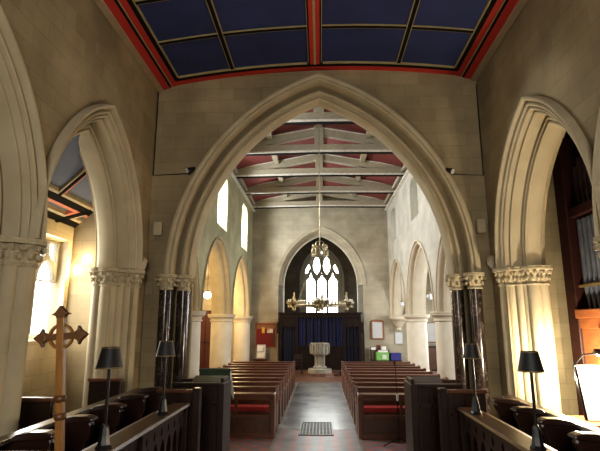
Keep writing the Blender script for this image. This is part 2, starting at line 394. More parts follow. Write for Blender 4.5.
def cluster(name, label, yc, sg, shafts, zf):
    """shafts: list of (dy, w, r)"""
    t = thing(name, label, 'pier', (sg * (CWS[sg] + .28), yc, zf), 'clustered piers of the chancel side arches')
    for dy, w, r in shafts:
        x = sg * (w - .28)
        MB().lathe([(r * 1.7, 0), (r * 1.7, .22), (r * 1.35, .26), (r * 1.45, .32), (r, .36), (r, 3.10 - zf)], (x, dy, 0), 18).build('shaft', 'mould', t, smooth=True)
    for dy, w, r in shafts:
        x = sg * (w - .28)
        leafy_capital(MB(), (x, dy, 3.09 - zf), r, .30, 9, r + .085).build('capital', 'carved', t, smooth=True)
    return t
# respond by the chancel arch, and the free pier between the two arches
for sg, side in ((-1, 'left'), (1, 'right')):
    cluster('clustered_respond', 'clustered stone respond with carved capital at the %s chancel corner' % side, AY0 - .45, sg,
            [(.0, .03, .085), (-.10, .10, .09), (-.19, .20, .075), (-.24, .30, .085), (-.35, .36, .10), (-.36, .50, .08)], CF)
    cluster('clustered_pier', 'clustered stone pier with leafy capital beside the choir at far %s' % side, 5.075, sg,
            [(0, .06, .12), (-.13, .12, .08), (.13, .12, .08), (-.19, .24, .08), (.19, .24, .08), (-.29, .37, .11), (.29, .37, .11)], CF)
# head stops where the hoods meet the corner
for sg, side, y, z in ((-1, 'left', 8.26, 3.50), (1, 'right', 8.46, 3.52)):
    z += .012
    t = thing('carved_head_corbel', 'small carved stone head at the end of the %s hood moulding' % side, 'carving', (sg * (CWS[sg] - .02), y, z), 'carved heads by the chancel arch')
    MB().blob((0, 0, 0), (.10, .085, .115), 12, 8).blob((-sg * .085, -.02, -.02), (.03, .022, .03), 6, 4).blob((-sg * .05, -.06, .02), .028, 6, 4).build('head', 'mould_pale', t, smooth=True)
    MB().blob((sg * .0, 0, .05), (.115, .10, .085), 12, 6).build('hair', 'mould', t, smooth=True)

# east wall with window behind the camera
ew = MB(); pts = arch_pts(0, 4.2, 1.4, 1.9)
ew.slab([(-6.4, 0), (6.4, 0), (6.4, 8), (-6.4, 8)], [[(-1.4, 2.6)] + pts + [(1.4, 2.6)]], XZ, EY - .4, EY)
struct(ew, 'wall_east', 'ash_xz')
struct(MB().slab([(-1.4, 2.6)] + pts + [(1.4, 2.6)], [], XZ, EY - .3, EY - .28), 'window_1', 'glass_aisle')

# ================================================================== CHANCEL CEILING
def cz(x): return CZ1 - (CZ1 - CZ0) * (abs(x) / CW) ** 2 + .016 * x
def cband(mb, x0, x1, y0, y1, dz, th):
    """strip following the curved ceiling, hanging dz below it"""
    n = max(1, int((x1 - x0) / .25)); vs = []
    for i in range(n + 1):
        x = x0 + (x1 - x0) * i / n; z = cz(x) - dz
        vs += [(x, y0, z), (x, y1, z), (x, y1, z + th), (x, y0, z + th)]
    fs = [(4 * i + j, 4 * i + (j + 1) % 4, 4 * i + 4 + (j + 1) % 4, 4 * i + 4 + j) for i in range(n) for j in range(4)]
    fs += [(3, 2, 1, 0), (4 * n, 4 * n + 1, 4 * n + 2, 4 * n + 3)]
    mb.add(vs, fs)
mb = MB(); cband(mb, -CW, CW, EY, AY0, 0, .1); struct(mb, 'ceiling', 'blue_paint').location.x = -.065
YR = [8.30 - 1.06 * i for i in range(1, 12)]
blk, gld, red, stn = MB(), MB(), MB(), MB()
for x in (-1.58, 1.58):                                   # longitudinal ribs
    cband(blk, x - .03, x + .03, EY, 8.34, .035, .035)
    cband(gld, x - .046, x - .03, EY, 8.34, .030, .03); cband(gld, x + .03, x + .046, EY, 8.34, .030, .03)
for y in YR:
    for sgx in (-1, 1):
        for xa, xb in ((.12, 1.534), (1.626, 2.62)):
            x0, x1 = (xa, xb) if sgx > 0 else (-xb, -xa)
            cband(blk, x0, x1, y - .03, y + .03, .032, .03)
            cband(gld, x0, x1, y - .044, y - .03, .028, .025); cband(gld, x0, x1, y + .03, y + .044, .028, .025)
cband(red, -.09, -.02, EY, 8.36, .055, .055); cband(red, .02, .09, EY, 8.36, .055, .055)   # central red rib
cband(gld, -.02, .02, EY, 8.36, .06, .06)
cband(blk, -.115, -.09, EY, 8.34, .045, .045); cband(blk, .09, .115, EY, 8.34, .045, .045); cband(gld, -.128, -.115, EY, 8.34, .04, .04); cband(gld, .115, .128, EY, 8.34, .04, .04)
for sg in (-1, 1):                                        # side borders
    def sb(mb, a, b, dz, th, y1=AY0): cband(mb, min(sg * a, sg * b), max(sg * a, sg * b), EY, y1, dz, th)
    sb(gld, 2.62, 2.64, .04, .04, 8.34); sb(blk, 2.64, 2.71, .045, .045, 8.4); sb(red, 2.71, 2.80, .06, .06); sb(gld, 2.80, 2.815, .075, .075)
    sb(blk, 2.815, 2.86, .07, .07); sb(red, 2.86, 2.98, .09, .09); sb(stn, 2.98, CW, .13, .13)
cband(blk, -2.7, 2.7, 8.38, 8.46, .045, .045); cband(gld, -2.62, -.15, 8.36, 8.38, .04, .04); cband(gld, .15, 2.62, 8.36, 8.38, .04, .04)
cband(red, -2.9, 2.9, 8.46, AY0, .05, .05)
struct(blk, 'trim_ceiling_black_ribs', 'black_paint').location.x = -.065; struct(gld, 'trim_ceiling_gold_edges', 'gold_paint').location.x = -.065
struct(red, 'trim_ceiling_red_borders', 'red_paint').location.x = -.065; struct(stn, 'trim_ceiling_cornice', 'cornice').location.x = -.065

# ================================================================== CHANCEL AISLES
AX = 4.58                                                  # left aisle outer wall, aisle west wall at y = 9.2
w = MB(); hole = [(6.9, 2.22), (8.47, 2.22), (8.47, 3.98), (6.9, 3.98)]; hb = [(7.08, 2.32), (8.42, 2.32), (8.42, 3.92), (7.08, 3.92)]
w.slab([(EY, 0), (8.9, 0), (8.9, 4.6), (EY, 4.6)], [hole], lambda u, v, t: (-AX - t, u, v), 0, .26, [hb])
struct(w, 'wall_aisle_left', 'aisle_yz')
struct(MB().slab(hb, [], lambda u, v, t: (-AX - t, u, v), .23, .25), 'window_2', 'glass_aisle')
tr = MB().box(-AX - .23, -AX - .12, 7.72, 7.78, 2.32, 3.92)      # mullion and cusped heads of the aisle window
for c in (7.415, 8.085):
    tr.slab([(c - .33, 3.2), (c + .33, 3.2), (c + .33, 3.92), (c - .33, 3.92)], [arch_pts(c, 3.22, .25, .36)[::-1], [(c - .27, 3.55), (c - .17, 3.56), (c - .04, 3.68), (c - .03, 3.88), (c - .27, 3.88)][::-1], [(c + .27, 3.55), (c + .17, 3.56), (c + .04, 3.68), (c + .03, 3.88), (c + .27, 3.88)]], lambda u, v, t: (-AX - t, u, v), .14, .22)
struct(tr, 'trim_aisle_window_tracery', 'grey_stone')
struct(MB().box(-6.2, -CW - CT, 8.86, 9.0, 0, 6.2), 'wall_aisle_left_west', 'aisle_xz')
# lean-to ceiling of the left chancel aisle with coloured beams
def lean(x): return 4.29 + (AX + x) * .93
mb = MB(); mb.add([(-AX, EY, lean(-AX)), (-CW - .3, EY, lean(-CW - .3)), (-CW - .3, 8.95, lean(-CW - .3)), (-AX, 8.95, lean(-AX))] + [(-AX, EY, lean(-AX) + .08), (-CW - .3, EY, lean(-CW - .3) + .08), (-CW - .3, 8.95, lean(-CW - .3) + .08), (-AX, 8.95, lean(-AX) + .08)],
                [(0, 1, 2, 3), (7, 6, 5, 4), (0, 4, 5, 1), (1, 5, 6, 2), (2, 6, 7, 3), (3, 7, 4, 0)])
struct(mb, 'ceiling_aisle', 'blue_pale')
bk, pk, cr = MB(), MB(), MB()
def abeam(mb, y0, y1, d, th=.05, xa=-AX, xb=-CW - CT):
    mb.add([(x, y, lean(x) - d + k) for k in (0, th) for x, y in ((xa, y0), (xb, y0), (xb, y1), (xa, y1))], [(3, 2, 1, 0), (4, 5, 6, 7), (0, 1, 5, 4), (1, 2, 6, 5), (2, 3, 7, 6), (3, 0, 4, 7)])
def skew(mb, p, q, wd, off, d, th):
    (xa, ya), (xb, yb) = p, q; L = math.hypot(xb - xa, yb - ya); nx, ny = -(yb - ya) / L, (xb - xa) / L
    c = [(xa + nx * (off - wd), ya + ny * (off - wd)), (xb + nx * (off - wd), yb + ny * (off - wd)), (xb + nx * (off + wd), yb + ny * (off + wd)), (xa + nx * (off + wd), ya + ny * (off + wd))]
    mb.add([(x, y, lean(x) - d + k) for k in (0, th) for x, y in c], [(3, 2, 1, 0), (4, 5, 6, 7), (0, 1, 5, 4), (1, 2, 6, 5), (2, 3, 7, 6), (3, 0, 4, 7)])
for ln in (((-4.28, EY), (-4.28, 8.8)), ((-4.26, 8.5), (-4.57, 7.95)), ((-4.28, 7.4), (-3.5, 7.4)), ((-4.28, 5.6), (-3.5, 5.6)), ((-4.26, 6.7), (-4.57, 6.15))):
    skew(bk, *ln, .04, 0, .07, .07); skew(pk, *ln, .022, .062, .06, .06); skew(cr, *ln, .018, -.058, .06, .06)
ln = ((-4.52, EY), (-4.52, 8.8)); skew(bk, *ln, .04, 0, .07, .07); skew(cr, *ln, .018, -.058, .06, .06)
struct(bk, 'trim_aisle_ceiling_black_beams', 'black_paint'); struct(pk, 'trim_aisle_ceiling_red_edges', 'pink_paint'); struct(cr, 'trim_aisle_ceiling_cream_edges', 'plaster')

# wall lamps of the left aisle
def wall_lamp(x, y, z, axis, lab):
    t = thing('wall_lamp', lab, 'lamp', (x, y, z), 'lit lamps in the left aisle')
    dx, dy = axis
    MB().lathe([(.05, -.05), (.05, .05)], (0, 0, 0), 12).build('back_plate', 'brass', t, smooth=True)
    MB().tube([(0, 0, 0), (dx * .08, dy * .08, -.03), (dx * .15, dy * .15, 0), (dx * .16, dy * .16, .03)], .012, 8).build('arm', 'brass', t, smooth=True)
    MB().blob((dx * .16, dy * .16, .09), (.055, .055, .07), 12, 8).build('bulb', 'bulb', t, smooth=True)
    return t
wall_lamp(-4.28, 8.84, 3.58, (0, -1), 'brightly glowing bulb wall lamp on the aisle cross wall, above the respond capital')
wall_lamp(-4.52, 8.84, 3.40, (0, -1), 'small glowing wall lamp in the aisle corner, lower left of the brighter one')

# right: organ chamber
struct(MB().box(CW + CT, 6.4, 8.86, 9.0, 0, 7.0), 'wall_organ_west', 'ash_xz')
struct(MB().box(6.0, 6.4, EY, 9.0, 0, 7.2), 'wall_organ_back', 'ash_yz')
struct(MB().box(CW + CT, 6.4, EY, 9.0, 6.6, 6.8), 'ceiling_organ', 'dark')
ox = 4.12
org = thing('pipe_organ', 'wooden pipe organ with grey pipes seen through the right arch', 'organ', (ox, 6.4, CF))
o = lambda mb, n, m, **k: mb.build(n, m, org, **k)
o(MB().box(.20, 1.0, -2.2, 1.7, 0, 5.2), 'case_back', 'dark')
o(MB().box(-.10, .2, 1.42, 1.72, 0, 4.9), 'corner_post', 'organ_frame', bevel=.015)
o(MB().box(-.06, .16, -2.2, 1.42, 3.50, 3.66), 'upper_rail', 'organ_frame', bevel=.015)
o(MB().box(-.14, .18, -2.2, 1.42, 1.90, 2.04), 'impost_shelf', 'organ_wood', bevel=.015)
lp = MB().box(-.06, .18, -2.2, 1.42, 0, 1.90)
for k in range(6): lp.box(-.09, -.06, -2.05 + k * .58, -2.0 + k * .58, .1, 1.85)
lp.box(-.09, -.06, -2.2, 1.42, 0.0, .12).box(-.09, -.06, -2.2, 1.42, 1.75, 1.9).box(-.09, -.06, -2.2, 1.42, 1.0, 1.08)
o(lp, 'lower_panelling', 'organ_wood', bevel=.01)
for k in range(17):
    y = 1.30 - k * .135; top = 3.45
    o(MB().lathe([(.02, 2.05), (.055, 2.35), (.056, 2.42), (.055, top), (.045, top)], (.05, y, 0), 12), 'pipe', 'pipe', smooth=True)
    o(MB().lathe([(.02, 3.68), (.05, 3.85), (.05, 4.75 - .12 * abs((k % 8) - 3.5)), (.04, 4.75 - .12 * abs((k % 8) - 3.5))], (.07, y, 0), 10), 'upper_pipe', 'pipe_dark', smooth=True)
o(MB().box(-.03, .0, -2.2, 1.42, 2.38, 2.42), 'pipe_band', 'shade_trim')
# organ console with music desk
con = thing('organ_console', 'brightly lit organ console with tall white music sheets behind the right stalls', 'console', (3.67, 6.75, CF))
MB().box(-.30, .28, -.30, .30, 0, .56).box(-.34, .30, -.34, .32, .56, .60).build('cabinet', 'organ_wood', con, bevel=.012)
MB().prism([(-.06, .60), (-.02, .60), (.14, 1.28), (.10, 1.28)], lambda u, v, w_: (w_, u, v), -.27, .27).build('music_desk', 'black', con)
for a, b2 in ((-.25, -.01), (.01, .25)):
    MB().prism([(-.08, .61), (-.065, .61), (.088, 1.26), (.075, 1.26)], lambda u, v, w_: (w_, u, v), a, b2).build('music_sheet', 'paper', con)
MB().tube([(-.27, .1, 1.28), (-.2, -.02, 1.42), (.1, -.16, 1.46)], .012, 8).build('lamp_arm', 'black', con, smooth=True)
MB().prism([(-.22, 1.43), (-.12, 1.50), (-.05, 1.43), (-.12, 1.45)], lambda u, v, w_: (w_, u, v), -.1, .25).build('lamp_hood', 'black', con)
MB().tube([(-.08, -.14, 1.43), (.23, -.14, 1.43)], .018, 8).build('lamp_tube', 'tube_light', con, smooth=True)

# ================================================================== NAVE
na, nh, nzs = 2.25, 2.59, 2.86
NCS = {-1: (12.85, 18.35, 23.85), 1: (13.9, 19.4, 24.95)}
PYS = {-1: (15.6, 21.1), 1: (16.65, 22.15)}
for sg, side in ((-1, 'left'), (1, 'right')):
    fn = (lambda sg: (lambda u, v, w: (sg * (NW + w), u, v)))(sg)
    NC, PY = NCS[sg], PYS[sg]
    mt = 'nave_yz_l' if sg < 0 else 'nave_yz_r'
    mb = MB()
    def low(o, w0, w1):
        # wall stands on the columns: outline with arch notches, open between the piers
        z0 = nzs
        p = [(AY1 - .05, 0)]
        for i, c in enumerate(NC):
            pts = arch_pts(c, nzs, na, nh, o)
            if i == 0: p.append((pts[0][0], 0))
            p += pts
        p += [(WY, nzs), (WY, 5.95), (AY1 - .05, 5.95)]
        mb.slab(p, [], fn, w0, w1)
    low(.26, 0, .2); low(.03, .2, .58); low(.26, .58, NT)
    holes, hbk = [], []
    wcs = (13.3, 18.75, 24.4) if sg < 0 else (13.9, 19.5, 25.2)
    for c in wcs:
        hw, zs_ = (.95, 6.25) if sg < 0 else (.8, 6.75)
        holes.append([(c - hw, zs_)] + arch_pts(c, 7.95, hw, .5, 0, 8) + [(c + hw, zs_)])
        hbk.append([(c - .48, 6.85)] + arch_pts(c, 8.0, .48, .45, 0, 8) + [(c + .48, 6.85)])
    mb.slab([(AY1 - .05, 5.95), (WY, 5.95), (WY, NZ + .3), (AY1 - .05, NZ + .3)], holes, fn, 0, NT, hbk)
    struct(mb, 'wall_nave_' + side, mt)
    for k, (h, c) in enumerate(zip(hbk, wcs)):
        gz = struct(MB().slab(h, [], fn, NT - .05, NT - .03), 'window_%d' % (3 + k + (3 if sg > 0 else 0)), 'glass_bright' if sg < 0 else 'glass_dim')
        bars = MB()
        for q in range(5): bars.prism([(c - .48, 7.0 + q * .27), (c + .48, 7.0 + q * .27), (c + .48, 7.015 + q * .27), (c - .48, 7.015 + q * .27)], fn, NT - .07, NT - .05)
        bars.prism([(c - .01, 6.85), (c + .01, 6.85), (c + .01, 8.35), (c - .01, 8.35)], fn, NT - .07, NT - .05)
        b_ = bars.build('glazing_bars', 'grey_stone', gz)
    mb = MB()
    prof = [(.36, .02), (.36, -.05), (.33, -.065), (.30, -.05), (.285, .0), (.25, .0), (.235, -.02), (.20, -.015), (.185, .03), (.17, .10), (.16, .17), (.12, .19), (.09, .17), (.05, .175), (.02, .22), (0, .27), (0, .5), (.03, .59), (.15, .6), (.26, .79)]
    for c in NC: mb.arch_sweep(c, nzs, na, nh, prof, fn, 20)
    struct(mb, 'trim_nave_%s_arch_mouldings' % side, 'mould' if sg < 0 else 'mould_pale', smooth=True)
    # round columns
    for k, y in enumerate(PY):
        t = thing('nave_column', ('round pale stone column on the %s of the nave, ' % side) + ('nearer one beside the chancel arch' if k == 0 else 'farther one nearer the west end'), 'column', (sg * (NW + NT / 2), y, 0), 'round columns of the nave arcades')
        MB().lathe([(.62, 0), (.62, .22), (.56, .26), (.58, .32), (.54, .38), (.50, .42), (.51, .46), (.46, .50)], (0, 0, 0), 32).build('base', 'column', t, smooth=True)
        MB().lathe([(.455, .49), (.445, 2.56)], (0, 0, 0), 36).build('shaft', 'column', t, smooth=True)
        MB().lathe([(.45, 2.55), (.50, 2.57), (.50, 2.60), (.465, 2.62), (.475, 2.68), (.55, 2.74), (.58, 2.76), (.58, 2.80), (.60, 2.82), (.60, 2.875), (.57, 2.88)], (0, 0, 0), 36).build('capital', 'mould_pale', t, smooth=True)
    # plain eastern respond
    mb = MB()
    struct(MB().box(sg * NW if sg > 0 else -NW - NT, sg * (NW + NT) if sg > 0 else -NW, AY1 - .1, 10.62 if sg < 0 else 11.67, 0, nzs), 'trim_nave_%s_respond' % side, mt)
# half-round west respond on the left
t = thing('half_column', 'half-round stone respond column against the west wall, left arcade', 'column', (-NW - NT / 2, 26.75, 0))
MB().lathe([(.58, 0), (.58, .25), (.52, .36), (.46, .46)], (0, 0, 0), 28).build('base', 'column', t, smooth=True)
MB().lathe([(.445, .45), (.44, 2.56)], (0, 0, 0), 28).build('shaft', 'column', t, smooth=True)
MB().lathe([(.45, 2.55), (.50, 2.57), (.50, 2.60), (.465, 2.62), (.55, 2.74), (.58, 2.76), (.60, 2.82), (.60, 2.875), (.57, 2.88)], (0, 0, 0), 28).build('capital', 'mould_pale', t, smooth=True)
# corbel on the right
t = thing('corbel_capital', 'carved stone corbel carrying the last right-hand nave arch', 'corbel', (NW + NT / 2, 27.0, 0))
MB().lathe([(.04, 2.05), (.14, 2.15), (.12, 2.25), (.24, 2.42), (.34, 2.55), (.30, 2.58)], (0, 0, 0), 20).build('bracket', 'mould_pale', t, smooth=True)
MB().lathe([(.32, 2.57), (.48, 2.70), (.52, 2.74), (.52, 2.86), (.5, 2.875)], (0, 0, 0), 20).build('capital', 'mould_pale', t, smooth=True)

# nave aisles
for sg, side in ((-1, 'left'), (1, 'right')):
    fn = (lambda sg: (lambda u, v, w: (sg * (7.3 + w), u, v)))(sg)
    holes = [[(c - .6, 1.8)] + arch_pts(c, 3.1, .6, .7, 0, 8) + [(c + .6, 1.8)] for c in (13.2, 18.6, 23.6)]
    struct(MB().slab([(AY1, 0), (WY, 0), (WY, 5.6), (AY1, 5.6)], holes, fn, 0, .5), 'wall_nave_aisle_' + side, 'nave_yz_r' if sg > 0 else 'aisle_yz')
    for k, h in enumerate(holes): struct(MB().slab(h, [], fn, .3, .32), 'window_%d' % (9 + k + (3 if sg > 0 else 0)), 'glass_aisle' if sg > 0 else 'glass_dim')
    mb = MB(); a, b2 = NW + NT - .02, 7.32
    mb.add([(sg * x, y, z + k) for k in (0, .1) for x, y, z in ((a, AY1, 5.85), (b2, AY1, 4.6), (b2, WY, 4.6), (a, WY, 5.85))], [(3, 2, 1, 0), (4, 5, 6, 7), (0, 1, 5, 4), (1, 2, 6, 5), (2, 3, 7, 6), (3, 0, 4, 7)])
    struct(mb, 'ceiling_nave_aisle_' + side, 'beam')

# west wall with tower arch
ta, th_, tzs = 2.12, 2.95, 4.62
mb = MB()
mb.slab(opening(-7.8, 7.8, 0, 10.8, [arch_pts(0.02, tzs, ta, th_, .28)]), [], XZ, WY, WY + .35)
mb.slab(opening(-7.8, 7.8, 0, 10.8, [arch_pts(0.02, tzs, ta, th_, .04)]), [], XZ, WY + .35, WY + .9)
struct(mb, 'wall_west', 'nave_xz')
mb = MB()
prof = [(.47, WY + .01), (.47, WY - .035), (.44, WY - .05), (.40, WY - .04), (.36, WY - .005), (.30, WY + .0), (.27, WY + .03), (.17, WY + .16), (.13, WY + .30), (.05, WY + .33), (0, WY + .40), (0, WY + .86), (.05, WY + .92)]
mb.arch_sweep(.02, tzs, ta, th_, prof, XZ, 22)
struct(mb, 'trim_tower_arch_mouldings', 'nave_xz', smooth=True)
mb = MB()
for sg in (-1, 1):
    x0, x1 = sorted((.02 + sg * 2.12, .02 + sg * 2.42)); mb.box(x0, x1, WY + .34, WY + .9, 0, tzs)
struct(mb, 'trim_tower_arch_jambs', 'grey_stone')
# tower room
TY = 31.5
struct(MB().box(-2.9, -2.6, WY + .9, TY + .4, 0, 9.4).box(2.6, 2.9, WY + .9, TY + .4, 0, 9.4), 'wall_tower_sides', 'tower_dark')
struct(MB().box(-2.9, 2.9, WY + .9, TY + .4, 9.2, 9.4), 'ceiling_tower', 'dark')
wc = .11
frm = [(wc - 1.30, 2.4)] + arch_pts(wc, 5.35, 1.30, 2.0) + [(wc + 1.30, 2.4)]
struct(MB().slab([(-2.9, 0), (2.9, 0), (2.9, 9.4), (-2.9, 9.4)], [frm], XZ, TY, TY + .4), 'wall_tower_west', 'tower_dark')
mb = MB()
mb.arch_sweep(wc, 5.35, 1.30, 2.0, [(.16, TY), (.16, TY - .06), (.08, TY - .08), (.02, TY - .02), (0, TY + .1), (-.10, TY + .14)], XZ, 18)
for sg in (-1, 1):
    x0, x1 = sorted((wc + sg * 1.30, wc + sg * 1.46)); mb.box(x0, x1, TY - .08, TY + .05, 2.4, 5.35)
struct(mb, 'trim_tower_window_surround', 'grey_stone')
gl = struct(MB().slab(frm, [], XZ, TY + .24, TY + .26), 'window_15', 'glass_tower')
# tracery: three cusped lights with panels above
def ogee(c, z0, zs, a, h):
    p = [(c - a, z0), (c - a, zs)]
    for t in (.25, .5, .75): p.append((c - a * (1 - t ** 1.6) , zs + h * .62 * t))
    p.append((c, zs + h))
    q = [(2 * c - u, z) for u, z in p[:-1]][::-1]
    return p + q
holes = []
for c in (-.72, 0, .72): holes.append(ogee(wc + c, 2.5, 5.15, .29, .62)[::-1])
for c in (-.33, .33): holes.append([(wc + c, 5.62), (wc + c + .17, 5.85), (wc + c + .25, 6.2), (wc + c + .16, 6.62), (wc + c, 6.88), (wc + c - .16, 6.62), (wc + c - .25, 6.2), (wc + c - .17, 5.85)])
for sg in (-1, 1):
    h = [(wc + sg * .93, 5.72), (wc + sg * 1.1, 5.7), (wc + sg * 1.04, 6.0), (wc + sg * .86, 6.32), (wc + sg * .74, 6.1)]
    holes.append(h if sg > 0 else h[::-1])
holes.append([(wc, 5.42), (wc + .1, 5.55), (wc, 5.72), (wc - .1, 5.55)])
holes.append([(wc, 6.92), (wc + .1, 7.0), (wc, 7.2), (wc - .1, 7.0)])
MB().slab(frm, holes, XZ, TY + .05, TY + .2).build('tracery', 'grey_stone', gl)

# ------------------------------------------------------------------ nave roof
NR = 10.28
mb = MB()
for sg in (-1, 1):
    q = [(0, NR), (sg * (NW + .1), NZ + .12), (sg * (NW + .1), NZ + .24), (0, NR + .12)]
    mb.prism(q, XZ, AY1 - .02, WY + .02)
struct(mb, 'ceiling_nave', 'roof_red')
pl = MB(); ed = MB(); dk = MB()
for sg in (-1, 1):
    x0, x1 = sorted((sg * NW, sg * (NW - .22))); pl.box(x0, x1, AY1, WY, NZ - .06, NZ + .10)
    x0, x1 = sorted((sg * NW, sg * (NW - .09))); dk.box(x0, x1, AY1, WY, NZ - .22, NZ - .06)
    x0, x1 = sorted((sg * NW, sg * (NW - .14))); ed.box(x0, x1, AY1, WY, NZ - .28, NZ - .22)
    x0, x1 = sorted((sg * 1.84, sg * 2.06)); zz = NR - (NR - NZ - .12) * 1.95 / (NW + .1)
    pl.prism([(x0, zz - .20 ), (x1, zz - .20), (x1, zz + .0), (x0, zz + .0)], XZ, AY1, WY)
pl.box(-.11, .11, AY1, WY, NR - .22, NR + .02)
struct(pl, 'trim_roof_plates_and_purlins', 'beam'); struct(dk, 'trim_roof_dark_cornice', 'wood'); struct(ed, 'trim_roof_cornice_edge', 'beam_edge')
TYS = (12.2, 15.1, 18.0, 20.95, 23.9, 26.9)
names = ('hidden by the arch top', 'nearest below the arch apex', 'second from the arch', 'third from the arch', 'fourth from the arch', 'farthest, against the west wall')
proto = None
def make_truss(loc, label):
    t = thing('roof_truss', label, 'roof truss', loc, 'pale painted trusses of the nave roof')
    L = NW - .02
    cam = [(-L, -.0), (0, .05), (L, 0), (L, .32), (0, .36), (-L, .32)]
    MB().prism(cam, XZ, -.16, .16).build('tie_beam', 'beam', t, bevel=.02)
    MB().prism([(-L, -.025), (0, .025), (L, -.025), (L, .05), (0, .10), (-L, .05)], XZ, -.20, -.15).build('beam_moulding', 'beam_edge', t)
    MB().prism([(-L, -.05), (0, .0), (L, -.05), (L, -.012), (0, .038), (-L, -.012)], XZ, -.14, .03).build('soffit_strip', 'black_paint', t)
    MB().prism([(-.18, .34), (.18, .34), (.18, 1.12), (-.18, 1.12)], XZ, -.18, .13).build('king_post', 'beam', t, bevel=.015)
    for sg in (-1, 1):
        MB().prism([(sg * .12, .74), (sg * .12, 1.02), (sg * L, .34), (sg * L, .03)], XZ, -.12, .12).build('principal_rafter', 'beam', t)
        MB().prism([(sg * .12, 1.02), (sg * .12, 1.055), (sg * L, .375), (sg * L, .34)], XZ, -.15, .12).build('rafter_edge', 'beam_edge', t)
    return t
for y, nme in zip(TYS, names):
    lab = 'pale roof truss with tie beam and king post, ' + nme
    if proto is None: proto = make_truss((0, y, NZ - .16), lab)
    else: dup(proto, (0, y, NZ - .16), lab)

# ------------------------------------------------------------------ chandelier
cy = 17.0
t = thing('chandelier', 'brass ring chandelier with candle clusters hanging on a long rod in the nave', 'chandelier', (0, cy, 3.1))
zt = NR - .15 - 3.1
MB().tube([(0, 0, 2.1), (0, 0, zt)], .014, 8).build('rod', 'brass', t)
cr_ = MB()
for z, r in ((1.76, .28), (2.03, .25)):
    cr_.tube([(r * cos(2 * pi * i / 24), r * sin(2 * pi * i / 24), z) for i in range(25)], .03, 6)
for i in range(12):
    a = 2 * pi * i / 12; r = .27
    cr_.blob((r * cos(a), r * sin(a), 1.88), (.045, .045, .12), 6, 5); cr_.blob((.25 * cos(a), .25 * sin(a), 2.09), (.04, .04, .08), 6, 4)
cr_.tube([(-.25, 0, 2.0), (-.13, 0, 2.25), (0, 0, 2.3), (.13, 0, 2.25), (.25, 0, 2.0)], .02, 6).tube([(0, -.25, 2.0), (0, 0, 2.3), (0, .25, 2.0)], .02, 6)
cr_.build('crown', 'brass', t, smooth=True)
rg = MB()
for z, th in ((.0, .035), (.14, .022)):
    rg.tube([(.88 * cos(2 * pi * i / 40), .88 * sin(2 * pi * i / 40), z) for i in range(41)], th, 6)
for i in range(40):
    a = 2 * pi * i / 40; rg.blob((.88 * cos(a), .88 * sin(a), .07), (.03, .03, .07), 5, 4)
rg.build('ring', 'brass', t, smooth=True)
ch_ = MB()
for i in range(6):
    a = pi / 6 + 2 * pi * i / 6; ch_.tube([(.88 * cos(a), .88 * sin(a), .12), (.28 * cos(a), .28 * sin(a), 1.76)], .006, 5)
ch_.build('chains', 'brass', t)
for i in range(4):
    a = 2 * pi * i / 4 + .06; x, y = .92 * cos(a), .92 * sin(a)
    cu = MB()
    for q in range(5):
        b_ = a + (q - 2) * 0.9; xx, yy = x + .19 * cos(b_), y + .19 * sin(b_)
        cu.tube([(x, y, .0), ((x + xx) / 2, (y + yy) / 2, -.06), (xx, yy, .05)], .016, 6)
        cu.lathe([(.02, .02), (.065, .07), (.075, .13), (.05, .14)], (xx, yy, 0), 8)
        cu.blob((xx, yy, -.03), (.035, .035, .05), 6, 4)
    cu.blob((x, y, -.1), (.06, .06, .10), 8, 5).blob((x, y, .22), (.05, .05, .14), 8, 5).blob((x, y, .40), (.03, .03, .08), 6, 5)
    c_ = cu.build('candle_cluster', 'brass_bright' if i == 2 else 'brass', t, smooth=True)
    cd = MB()
    for q in range(5):
        b_ = a + (q - 2) * 0.9; cd.lathe([(.028, .10), (.026, .20), (.008, .23)], (x + .19 * cos(b_), y + .19 * sin(b_), 0), 8)
    cd.build('candles', 'candle', c_, smooth=True)

# ------------------------------------------------------------------ pews
def make_pew(x0, x1, label, loc):
    """pew facing the chancel (-y); local y = 0 at the seat back's rear"""
    t = thing('pew', label, 'pew', loc, 'wooden pews in the nave')
    MB().box(x0, x1, -.06, -.02, .32, .90).box(x0, x1, -.075, -.0, .86, .94).build('backrest', 'pew_wood', t, bevel=.008)
    MB().box(x0, x1, -.09, .14, .94, .965).build('top_rail', 'pew_wood', t, bevel=.006)
    MB().box(x0, x1, -.46, -.06, .42, .46).build('seat', 'pew_wood', t, bevel=.008)
    MB().box(x0 + .05, x1 - .05, -.45, -.08, .46, .57).build('seat_cushion', 'cushion', t, bevel=.02)
    for x in (x0, x1):
        MB().prism([(-.52, 0), (.02, 0), (.04, .9), (.10, .99), (.0, 1.0), (-.10, .97), (-.14, .75), (-.30, .62), (-.48, .58), (-.52, .5)], lambda u, v, w_: (w_, u, v), x - .035, x + .035).build('bench_end', 'pew_wood', t, bevel=.008)
    return t
ROWS = [12.35 + .98 * i for i in range(9)]
order = ('first', 'second', 'third', 'fourth', 'fifth', 'sixth', 'seventh', 'eighth', 'last')
